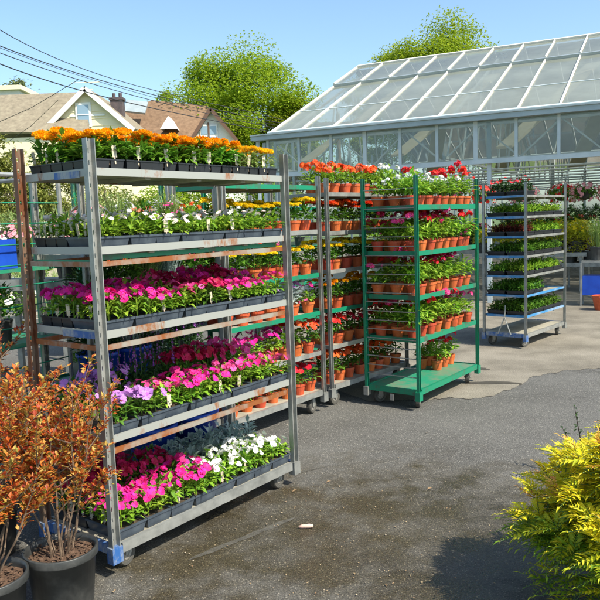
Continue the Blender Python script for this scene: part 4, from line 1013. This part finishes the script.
def copper_shrub(loc, label, seed, h, spr, nst, rtop=.15, ph=.25, lean=(0,0), dens=1.):
    e = tag(empty('copper_shrub', loc, 0), label, 'shrub', 'copper-leaved shrubs in black pots')
    big_pot(loc, rtop, ph, e)
    r = random.Random(seed); st = MB(); fo = MB()
    def tip(path, rad, lv):
        st.tube(path, [rad*(1-.6*i/(len(path)-1)) for i in range(len(path))], 5)
        d = (path[-1]-path[-2]).normalized()
        n = int((52 if lv else 34)*dens)
        for i in range(n):
            f_ = r.uniform(.35,1.02)*(len(path)-1); k = min(int(f_), len(path)-2); p = path[k].lerp(path[k+1], f_-k)
            if p.z < ph+.05+.2*r.random(): continue
            a = rdir(r, -.3, .9); dd = a*.9+d*.6; L = r.uniform(.013,.028)*(1.1 if lv else .9); leaf(fo, p+a*r.uniform(0,.024), dd, L, L*.62, droop=r.uniform(-.1,.35), fold=r.uniform(.0,.3))
    for s in range(nst):
        t = 2*math.pi*s/nst+r.uniform(-.3,.3); b = Vector((math.cos(t)*.03*r.uniform(.3,1.6), math.sin(t)*.03*r.uniform(.3,1.6), ph-.04)); rad = spr*r.uniform(.25,1); hh = h*r.uniform(.68,1.02)
        T = Vector((math.cos(t)*rad+lean[0], math.sin(t)*rad+lean[1], ph+hh)); path = []
        for i in range(7):
            f_ = i/6; p = b.lerp(T, f_); q_ = math.sin(f_*math.pi)*.05; path.append(Vector((b.x+(T.x-b.x)*f_**.8+r.uniform(-.012,.012), b.y+(T.y-b.y)*f_**.8+r.uniform(-.012,.012), b.z+(T.z-b.z)*f_)))
        tip(path, .0045, 0)
        for j in range(6):
            k = r.randint(2,5); p = path[k]; d = rdir(r, .2, .9); l = r.uniform(.1,.24); tw = [p, p+d*l*.5+Vector((0,0,.01)), p+d*l+Vector((0,0,.05))]; tip(tw, .003, 1)
    st.build('stems', 'stem', e); fo.build('foliage', 'leaf_copper', e)
p1 = atz(70,607); p2 = atz(8,625)
copper_shrub((-1.045,2.92,0), 'copper-leaved shrub in black pot against the near post of nearest trolley', 3, .72, .27, 12, rtop=.145, ph=.25, dens=1.45)
copper_shrub((-1.26,2.70,0), 'copper-leaved shrub in black pot cut off by the left picture edge', 9, .74, .3, 14, rtop=.145, ph=.25, dens=1.6)
copper_shrub((-1.58,3.42,0), 'dark copper shrub in pot standing behind the other two at left', 14, .85, .28, 12, rtop=.15, ph=.25, dens=1.3)

# golden shrub at the lower right -------------------------------------
def golden_shrub(loc, label, seed):
    e = tag(empty('golden_shrub', loc, 0), label, 'shrub')
    big_pot(loc, .16, .26, e)
    r = random.Random(seed); st = MB(); fo = MB(); tipm = MB(); low = MB(); ph = .26
    def frond(p, d, L, mb, n=9):
        if p.z > 1: return
        d = d.normalized(); s = d.cross(Vector((0,0,1))); s = s.normalized() if s.length > .05 else Vector((1,0,0)); nn = s.cross(d); pts = []
        for i in range(n+1):
            f_ = i/n; pts.append(p+d*L*f_-Vector((0,0,1))*L*.35*f_*f_)
        st.tube([pts[0], pts[n//2], pts[-1]], [.0022,.0016,.001], 4, cap=False)
        for i in range(1, n+1):
            f_ = i/n; w_ = L*.36*(math.sin(min(1,f_*1.15)*math.pi)*.75+.3)*(1-.35*f_)
            for sg in (-1,1):
                dd = s*sg*.85+d*.75+nn*r.uniform(-.1,.25); leaf(mb, pts[i], dd, w_, w_*.3, up=nn, fold=.2, droop=r.uniform(.05,.35))
        leaf(mb, pts[-1], d-Vector((0,0,.4)), L*.2, L*.05, up=nn)
    for s in range(100):
        t = r.uniform(0, 6.3); rad = .50*r.uniform(.1,1)**.55; hh = (.57*math.sqrt(max(.0,1-(rad/.53)**2)))*r.uniform(.25 if rad > .3 else .7,1.02)
        b = Vector((math.cos(t)*.05, math.sin(t)*.05, ph-.03)); T = Vector((math.cos(t)*rad, math.sin(t)*rad, ph+hh-.08)); path = []
        for i in range(6):
            f_ = i/5; path.append(Vector((b.x+(T.x-b.x)*f_, b.y+(T.y-b.y)*f_, b.z+(T.z-b.z)*f_**.75)))
        st.tube(path, [.006-.0008*i for i in range(6)], 5)
        for j in range(20):
            f_ = r.uniform(.3,1)*5; k = min(int(f_),4); p = path[k].lerp(path[k+1], f_-k); a = rdir(r, -.15, .8); up_ = (path[k+1]-path[k]).normalized()
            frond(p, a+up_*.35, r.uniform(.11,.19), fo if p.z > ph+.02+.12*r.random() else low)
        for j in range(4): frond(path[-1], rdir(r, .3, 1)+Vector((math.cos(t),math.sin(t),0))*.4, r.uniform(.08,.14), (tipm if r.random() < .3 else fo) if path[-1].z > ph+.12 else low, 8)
    for s_ in range(150):   # drooping skirt of lower fronds around and over the pot
        t = r.uniform(0, 6.3); rad = r.uniform(.15,.46); z_ = r.uniform(.06,.34); p = Vector((math.cos(t)*rad, math.sin(t)*rad, z_))
        b = Vector((math.cos(t)*.05, math.sin(t)*.05, ph-.03)); m_ = b.lerp(p,.55)+Vector((0,0,.12)); st.tube([b, m_, p], [.004,.003,.002], 4)
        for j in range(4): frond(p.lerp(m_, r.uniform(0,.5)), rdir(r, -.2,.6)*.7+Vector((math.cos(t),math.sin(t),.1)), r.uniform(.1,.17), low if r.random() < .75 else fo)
    st.build('stems', 'greenstem', e); fo.build('foliage', 'leaf_gold', e)
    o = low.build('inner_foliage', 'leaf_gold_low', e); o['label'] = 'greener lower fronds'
    o = tipm.build('young_tips', 'leaf_gold_tip', e); o['label'] = 'peach-tinted young frond tips'
golden_shrub((1.37,2.72,0), 'golden-yellow ferny shrub filling the lower right corner', 5)
# a thin dark-leaved weed behind the golden shrub
e = tag(empty('twiggy_plant', atz(588,478), 0), 'thin dark twiggy plant poking up behind the golden shrub', 'plant'); q = MB(); r = random.Random(2); l_ = MB()
for k in range(5):
    a = Vector((r.uniform(-.25,.15), r.uniform(-.1,.1), .3+.12*r.random())); q.tube([(0,0,0), a*.5, a], [.004,.003,.0015], 4)
    for j in range(12): p = a*r.uniform(.45,1); leaf(l_, p, rdir(r,-.2,.9), .035, .014)
q.build('stems', 'twig', e); l_.build('foliage', 'leaf_dark', e)

# ------------------------------------------------------------------ litter on the asphalt
r = random.Random(77); q = MB()
for i in range(300):
    if r.random() < .6: p = atz(r.uniform(120,470), r.uniform(470,600))
    else: p = atz(r.uniform(100,520), r.uniform(400,600))
    L = r.uniform(.004,.013); leaf(q, Vector((p.x,p.y,.001)), rdir(r, 0,.5), L, L*.8)
tag(q.build('fallen_petals', 'dryleaf'), 'pale fallen petals and crumbs scattered over the asphalt', 'litter', kind='stuff')
p = atz(306,528); q = MB()
q.tube([(-.035,-.004,.009),(-.02,0,.01),(.02,.003,.01),(.037,.006,.008)], [.006,.010,.011,.007], 8); o = q.build('pink_stone', 'pinkstub', None, True, loc=p); tag(o, 'small pink elongated stone lying on the wet asphalt', 'stone')
for i, (px, py, s_, lb) in enumerate(((427,490,.022,'curled yellowed leaf on the open asphalt right of centre'),(292,492,.02,'small pale leaf beside the foot of the nearest trolley'),(326,483,.02,'brown dry leaf on asphalt in front of the trolley gap'))):
    p = atz(px, py); q = MB(); r = random.Random(i); leaf(q, Vector((0,0,.002)), Vector((1,.3,.15)), s_*1.6, s_, droop=-.1, fold=.3); o = q.build('fallen_leaf', 'dryleaf', None, loc=p); tag(o, lb, 'leaf')

# ------------------------------------------------------------------ houses, trees, wires
def roof_slab(mb, pts, t=.12):
    pts = [Vector(p) for p in pts]; n = (pts[1]-pts[0]).cross(pts[2]-pts[0]).normalized()
    if n.z < 0: n = -n
    k = len(pts); lo = [p-n*t for p in pts]
    mb.add(pts+lo, [tuple(range(k)), tuple(range(2*k-1, k-1, -1))]+[(i, (i+1)%k, k+(i+1)%k, k+i) for i in range(k)])
def siding(name, pts, m, parent): q = MB(); q.add(pts, [tuple(range(len(pts)))]); return q.build(name, m, parent)
def house(Y, pxc, apex_y, eave_y, halfw_px, depth, wallm, roofm, trimm, label, cat='house', ridge_ext=0, win=None, rot=0):
    """gable-fronted block; gable faces the camera"""
    A = at(pxc, apex_y, Y); E = at(pxc, eave_y, Y); pm_ = F/Y; hw = halfw_px/pm_; za, ze = A.z, E.z
    e = tag(empty('house', (A.x, Y, 0), rot), label, cat, 'houses behind the nursery')
    b = MB(); k = .3
    b.add([(-hw,0,0),(hw,0,0),(hw,0,ze),(0,0,za-.12),(-hw,0,ze),(-hw,depth,0),(hw,depth,0),(hw,depth,ze),(0,depth,za-.12),(-hw,depth,ze)], [(0,1,2,3,4),(9,8,7,6,5),(1,6,7,2),(5,0,4,9)])
    b.build('wall', wallm, e)
    s = (za-ze)/hw; rf = MB()
    for sg in (-1,1): roof_slab(rf, [(0,-k,za),(sg*(hw+k),-k,ze-s*k),(sg*(hw+k),depth+k,ze-s*k),(0,depth+k,za)][::sg])
    ro = rf.build('roof', roofm, e)
    t = MB()
    for sg in (-1,1): t.bar((0,-k-.03,za-.14),(sg*(hw+k),-k-.03,ze-s*k-.14), .05, .26)
    t.build('barge_board', trimm, e)
    return e, hw, za, ze
# cream gabled house
e, hw, za, ze = house(40, 86, 87, 125, 40, 7, 'cream', 'roof_tan', 'trim', 'cream sided house with white gable trim and tan shingle roof')
wx, wy = at(82,115,40).x-at(86,115,40).x, at(82,115,40).z
for k_ in range(10): # clapboard courses
    q = MB(); z = ze-1.2+k_*.38; hw_ = hw*min(1,(za-.4-z)/(za-ze)) if z > ze else hw; q.box((-hw_+.1,-.03,z),(hw_-.1,-.001,z+.035)); q.build('clapboard', 'cream', e)
q = MB(); q.box((wx-.42,-.08,wy-.65),(wx+.42,-.031,wy+.65)); fr = q.build('window', 'trim', e); q = MB(); q.box((wx-.3,-.1,wy-.52),(wx+.3,-.081,wy+.52)); q.build('pane', 'pane_blue', fr); q = MB(); q.box((wx-.3,-.12,wy-.03),(wx+.3,-.101,wy+.03)); q.build('window_bar', 'trim', fr)
q = MB(); q.box((-hw*.42,-.06,za-1.55),(hw*.42,-.002,za-1.45)); q.build('gable_band', 'trim', e)
# long tan roof wing to the left of that house
L0 = at(-30,96,42); L1 = at(84,92,42); B0 = at(-30,132,39); B1 = at(90,132,39); e = tag(empty('house', (B0.x, 39, 0)), 'long low wing with grey-tan shingle roof at far left', 'house', 'houses behind the nursery')
o_ = Vector((B0.x, 39, 0)); q = MB(); roof_slab(q, [B0-o_, B1-o_, L1-o_, L0-o_]); L2 = L1+Vector((0,3.4,-2.4)); L3 = L0+Vector((0,3.4,-2.4)); roof_slab(q, [L0-o_, L1-o_, L2-o_, L3-o_]); q.build('roof', 'roof_tan', e)
q = MB(); q.box((0.3,.25,0),(B1.x-B0.x-.3,6,B0.z-.35)); q.build('wall', 'cream', e)
# pale house at the left edge behind
p = at(4,90,60); e = tag(empty('house', (p.x, 60, 0)), 'pale flat-topped house just visible at the far left edge', 'house', 'houses behind the nursery')
zt_ = at(4,86,60).z; q = MB(); q.box((-3,0,0),(1.2,5,zt_-.35)); q.build('wall', 'stucco', e); q = MB(); q.box((-3.3,-.35,zt_-.35),(1.5,5.3,zt_)); q.build('roof', 'cream', e)
# brown-roofed house
HY = 46; ap = at(211,108,HY); e = tag(empty('house', (ap.x, HY, 0)), 'white house with broad brown roof, dormer and dark-trimmed gable', 'house', 'houses behind the nursery')
o_ = Vector((ap.x, HY, 0)); gz_ = ap.z; el = at(188,148,HY)-o_; er = at(236,140,HY)-o_
q = MB(); q.add([(el.x,0,0),(er.x,0,0),(er.x,0,er.z),(0,0,gz_-.15),(el.x,0,el.z),(el.x,8,0),(er.x,8,0),(er.x,8,er.z),(0,8,gz_-.15),(el.x,8,el.z)], [(0,1,2,3,4),(9,8,7,6,5),(1,6,7,2),(5,0,4,9)]); q.build('wall', 'stucco', e)
q = MB(); roof_slab(q, [(0,-.3,gz_),(er.x+.1,-.3,er.z),(er.x+.1,7.8,er.z),(0,7.8,gz_)][::-1]); roof_slab(q, [(0,-.3,gz_),(el.x-.1,-.3,el.z),(el.x-.1,7.8,el.z),(0,7.8,gz_)]); rf = q.build('roof', 'roof_brown', e)
q = MB(); q.bar((0,-.36,gz_-.1),(er.x+.1,-.36,er.z-.1), .1, .22); q.bar((0,-.36,gz_-.1),(el.x-.1,-.36,el.z-.1), .1, .22); q.build('barge_board', 'brown_trim', e)
mpts = [at(*a)-o_ for a in ((113,145,HY+1.),(200,145,HY+1.),(208,106,HY+5),(152,100,HY+5),(122,112,HY+4.2))]
q = MB(); roof_slab(q, mpts, .15); ro = q.build('roof', 'roof_brown', e)
q = MB(); m0 = mpts[0]; m1 = mpts[1]; q.box((m0.x+.3,1.4,0),(m1.x-.2,7.5,m0.z-.4)); q.build('wall', 'stucco', e)
for px in (204.5,213.5):
    c = at(px,135,HY)-o_; q = MB(); q.box((c.x-.27,-.08,c.z-.75),(c.x+.27,-.001,c.z+.62)); fr = q.build('window', 'trim', e)
    for dz in (-.36,.3): q = MB(); q.box((c.x-.2,-.1,c.z+dz-.28),(c.x+.2,-.081,c.z+dz+.24)); q.build('pane', 'pane_blue', fr)
c = at(209,135,HY)-o_; q = MB(); q.box((c.x-.05,-.12,c.z-.9),(c.x+.05,-.082,c.z+.75)); q.box((c.x-.6,-.12,c.z-.98),(c.x+.62,-.05,c.z-.9)); q.build('window_trim', 'brown_trim', e)
d0 = at(160,129,HY+1.2)-o_; d1 = at(177,129,HY+1.2)-o_; d2 = at(168,116,HY+1.2)-o_; q = MB(); q.add([d0,d1,d2,d0+Vector((0,2.5,0)),d1+Vector((0,2.5,0)),d2+Vector((0,2.5,0))], [(0,1,2),(0,2,5,3),(1,4,5,2)]); q.build('dormer', 'trim', e)
c = at(136,107,HY+2.6)-o_; sl = (mpts[3]-mpts[0]).normalized(); q = MB(); s1 = (mpts[2]-mpts[3]).normalized(); nn = s1.cross(Vector((0,1,.8)).normalized()); q.bar(c-s1*.7, c+s1*.7, 1.1, .14, Vector((0,-.75,.65))); q.build('skylight', 'gh_dark', e)
c0 = at(118,112,HY-4); zc0 = at(118,96,HY-4).z; e = tag(empty('chimney_stack', (c0.x, HY-4, 0)), 'dark brick chimney stack with twin pots between the two houses', 'chimney')
q = MB(); q.box((-.34,-.3,0),(.34,.3,zc0-.25)); q.build('stack', 'brickdark', e); q = MB(); q.box((-.4,-.36,zc0-.25),(.4,.36,zc0-.12)); q.build('cap', 'brickdark', e)
for x in (-.18,.18): q = MB(); q.tube([(x,0,zc0-.12),(x,0,zc0+.15)], .1, 8); q.build('chimney_pot', 'brickdark', e)

def tree(name, px, Y, top_y, base_w, label, seed, nleaf, ls, crown_lo, leafmat='leaf_tree', group='trees beyond the nursery', lobes=34, trunkz=None):
    """px: crown centre pixel, base_w: crown width (px)"""
    if leafmat == 'leaf_tree' and Y > 40: nleaf = int(nleaf*2.1); ls *= .72
    top = at(px, top_y, Y); W_ = base_w*1.16*Y/F; H_ = top.z; lo = H_*crown_lo
    e = tag(empty(name, (top.x, Y, 0)), label, 'tree', group); r = random.Random(seed)
    tk = MB(); trunk = [Vector((0,0,-.1)), Vector((.1,0,lo*.6)), Vector((0,.1,lo*1.1)), Vector((.1,0,H_*.8))]; tk.tube(trunk, [W_*.035,W_*.028,W_*.022,W_*.006], 8)
    cz = (H_+lo)/2; rz_ = (H_-lo)/2; L_ = []
    for i in range(lobes):
        d = rdir(r, -.85, 1); q_ = r.uniform(.45,.86); taper = 1 if d.z < .1 else 1-.25*d.z
        c = Vector((d.x*W_/2*q_*taper, d.y*W_/2*q_*taper, cz+d.z*rz_*q_)); rad = W_*r.uniform(.09,.17); L_.append((c, rad))
        if i % 2 == 0: m_ = Vector((0,0,lo+(c.z-lo)*.45)); tk.tube([m_, m_.lerp(c,.5)+Vector((0,0,.2)), c], [W_*.012,W_*.007,W_*.002], 5)
    tk.build('trunk', 'bark', e)
    fo = MB(); per = nleaf//lobes
    for c, rad in L_:
        for j in range(per):
            d = rdir(r, -1, 1); q_ = min(1.03, abs(r.gauss(.76,.25))); p = c+Vector((d.x,d.y,d.z*.75))*rad*q_
            leaf(fo, p, rdir(r, -.6,.8), ls*r.uniform(.6,1.4), ls*r.uniform(.4,.8), droop=.2)
    for j in range(nleaf//6):
        d = rdir(r, -.9, 1); p = Vector((d.x*W_/2*.8, d.y*W_/2*.8, cz+d.z*rz_*.85))*1.0; p = p.lerp(Vector((0,0,cz)), r.uniform(0,.7)); leaf(fo, p, rdir(r, -.6,.8), ls, ls*.6)
    fo.build('crown', leafmat, e)
tree('broadleaf_tree', 232, 56, 32, 156, 'big spring-green round tree rising behind the houses', 4, 24000, .34, .12, lobes=70)
tree('broadleaf_tree', 292, 52, 72, 56, 'lower spring-green tree beside the big one, by the greenhouse corner', 8, 8000, .3, .05, lobes=30)
tree('broadleaf_tree', 441, 44, 10, 158, 'spring-green tree rising behind the greenhouse roof', 11, 26000, .26, .2, lobes=60)
tree('broadleaf_tree', 400, 47, 36, 66, 'left shoulder tree beside the one behind the greenhouse roof', 51, 8000, .26, .2, lobes=30)
tree('broadleaf_tree', 487, 47, 32, 66, 'right shoulder tree beside the one behind the greenhouse roof', 52, 8000, .26, .2, lobes=30)
tree('broadleaf_tree', 356, 60, 60, 44, 'small distant tree peeping over the left end of the greenhouse roof', 15, 5000, .26, .2, lobes=22)
tree('pale_tree', 18, 70, 66, 62, 'faded budding tree above the roofs at far left', 17, 5000, .3, .35, 'leaf_tree_far', lobes=26)
tree('broadleaf_tree', 168, 62, 84, 50, 'smaller green tree left of the big tree, behind the brown roof', 21, 6000, .3, .1, lobes=26)
for k_, (px, Y, ty, wd) in enumerate(((8,20,118,70),(-40,19,120,80),(50,21,146,60))):
    tree('hedge_tree', px, Y, ty, wd, ['yellow-green bushy tree at the left edge beyond the carts','yellow-green bushy tree outside the left picture edge','low yellow-green bush behind the marigold shelf'][k_], 30+k_, 5000, .12, .02, 'leaf_hedge', 'yellow-green bushes at left', 24)
for k_, (px, Y, ty, wd) in enumerate(((100,23,168,110),(180,24,166,110),(255,25,150,90),(20,22,165,100))):
    tree('hedge_bush', px, Y, ty, wd, ['broad leafy bush far behind the second shelf, left of the row','broad leafy bush far behind the second shelf, in mid row','dark leafy bush left of the greenhouse corner','broad leafy bush at the left end of the row'][k_], 40+k_, 5000, .13, .02, 'leaf_hedge' if k_ in (0,3) else 'leaf_tree', 'bushes behind the fence', 24)
# low pale fence
a = at(-60,214,16.5); b = at(290,214,18); e = tag(empty('garden_fence', (0,0,0)), 'weathered pale board fence running behind the benches', 'fence')
zf = 1.75; n = 34
for k in range(n):
    p = a.lerp(b, k/n); q_ = a.lerp(b, (k+.94)/n); m_ = MB(); m_.bar((p.x,p.y,zf/2),(q_.x,q_.y,zf/2), .025, zf-.05*(k % 3)*.4); m_.build('fence_board', 'timber', e)
# utility poles and wires
pl_ = at(-70,20,17); prr = at(338,120,34)
def pole(p, h, label):
    e = tag(empty('utility_pole', (p.x, p.y, 0)), label, 'pole', 'utility poles'); q = MB(); q.tube([(0,0,0),(0,0,h)], [.13,.09], 10); q.build('pole', 'bark', e)
    q = MB(); q.box((-.9,-.05,h-.5),(.9,.05,h-.4)); q.build('crossarm', 'bark', e)
pole(prr, at(338,118,34).z+.2, 'utility pole hidden behind the left end of greenhouse roof')
WR = [((0,30),(86,70),(200,101),(300,124)), ((0,46),(86,76),(200,106),(300,127)), ((0,53),(86,82),(200,112),(300,133)), ((0,64),(86,92),(200,118),(300,138)), ((0,48),(100,82),(200,109),(300,129.5))]
for i, W4 in enumerate(WR):
    pts = []
    import itertools
    n = 24
    xs = [p[0] for p in W4]; ys = [p[1] for p in W4]
    for k in range(-4, n+1):
        x = 300*k/n
        # quadratic-ish interpolation through the readings (Lagrange)
        y = 0
        for a_ in range(4):
            t_ = ys[a_]
            for b_ in range(4):
                if a_ != b_: t_ *= (x-xs[b_])/(xs[a_]-xs[b_])
            y += t_
        Y = 18+16*(k+4)/(n+4); pts.append(at(x, y, Y))
    pts.append(at(338, W4[3][1]-2, 34.0))
    q = MB(); q.tube(pts, [.012,.015,.013,.017,.008][i], 5)
    tag(q.build('overhead_wire', 'wire'), ['topmost black overhead wire crossing the sky','second overhead wire, close under the topmost','third overhead wire from the top','lowest thick overhead wire','thin overhead wire between second and third'][i], 'cable', 'overhead wires')
for i, (a_, b_) in enumerate((((78,80),(-10,126)),((58,100),(8,142)))):
    A_ = at(*a_, 26); B_ = at(*b_, 30); m_ = A_.lerp(B_, .5)-Vector((0,0,.12)); q = MB(); q.tube([A_, m_, B_], .012, 4)
    tag(q.build('service_wire', 'wire'), ['thin service wire slanting down to the left edge','thin service wire in front of the tan roof'][i], 'cable', 'service wires')
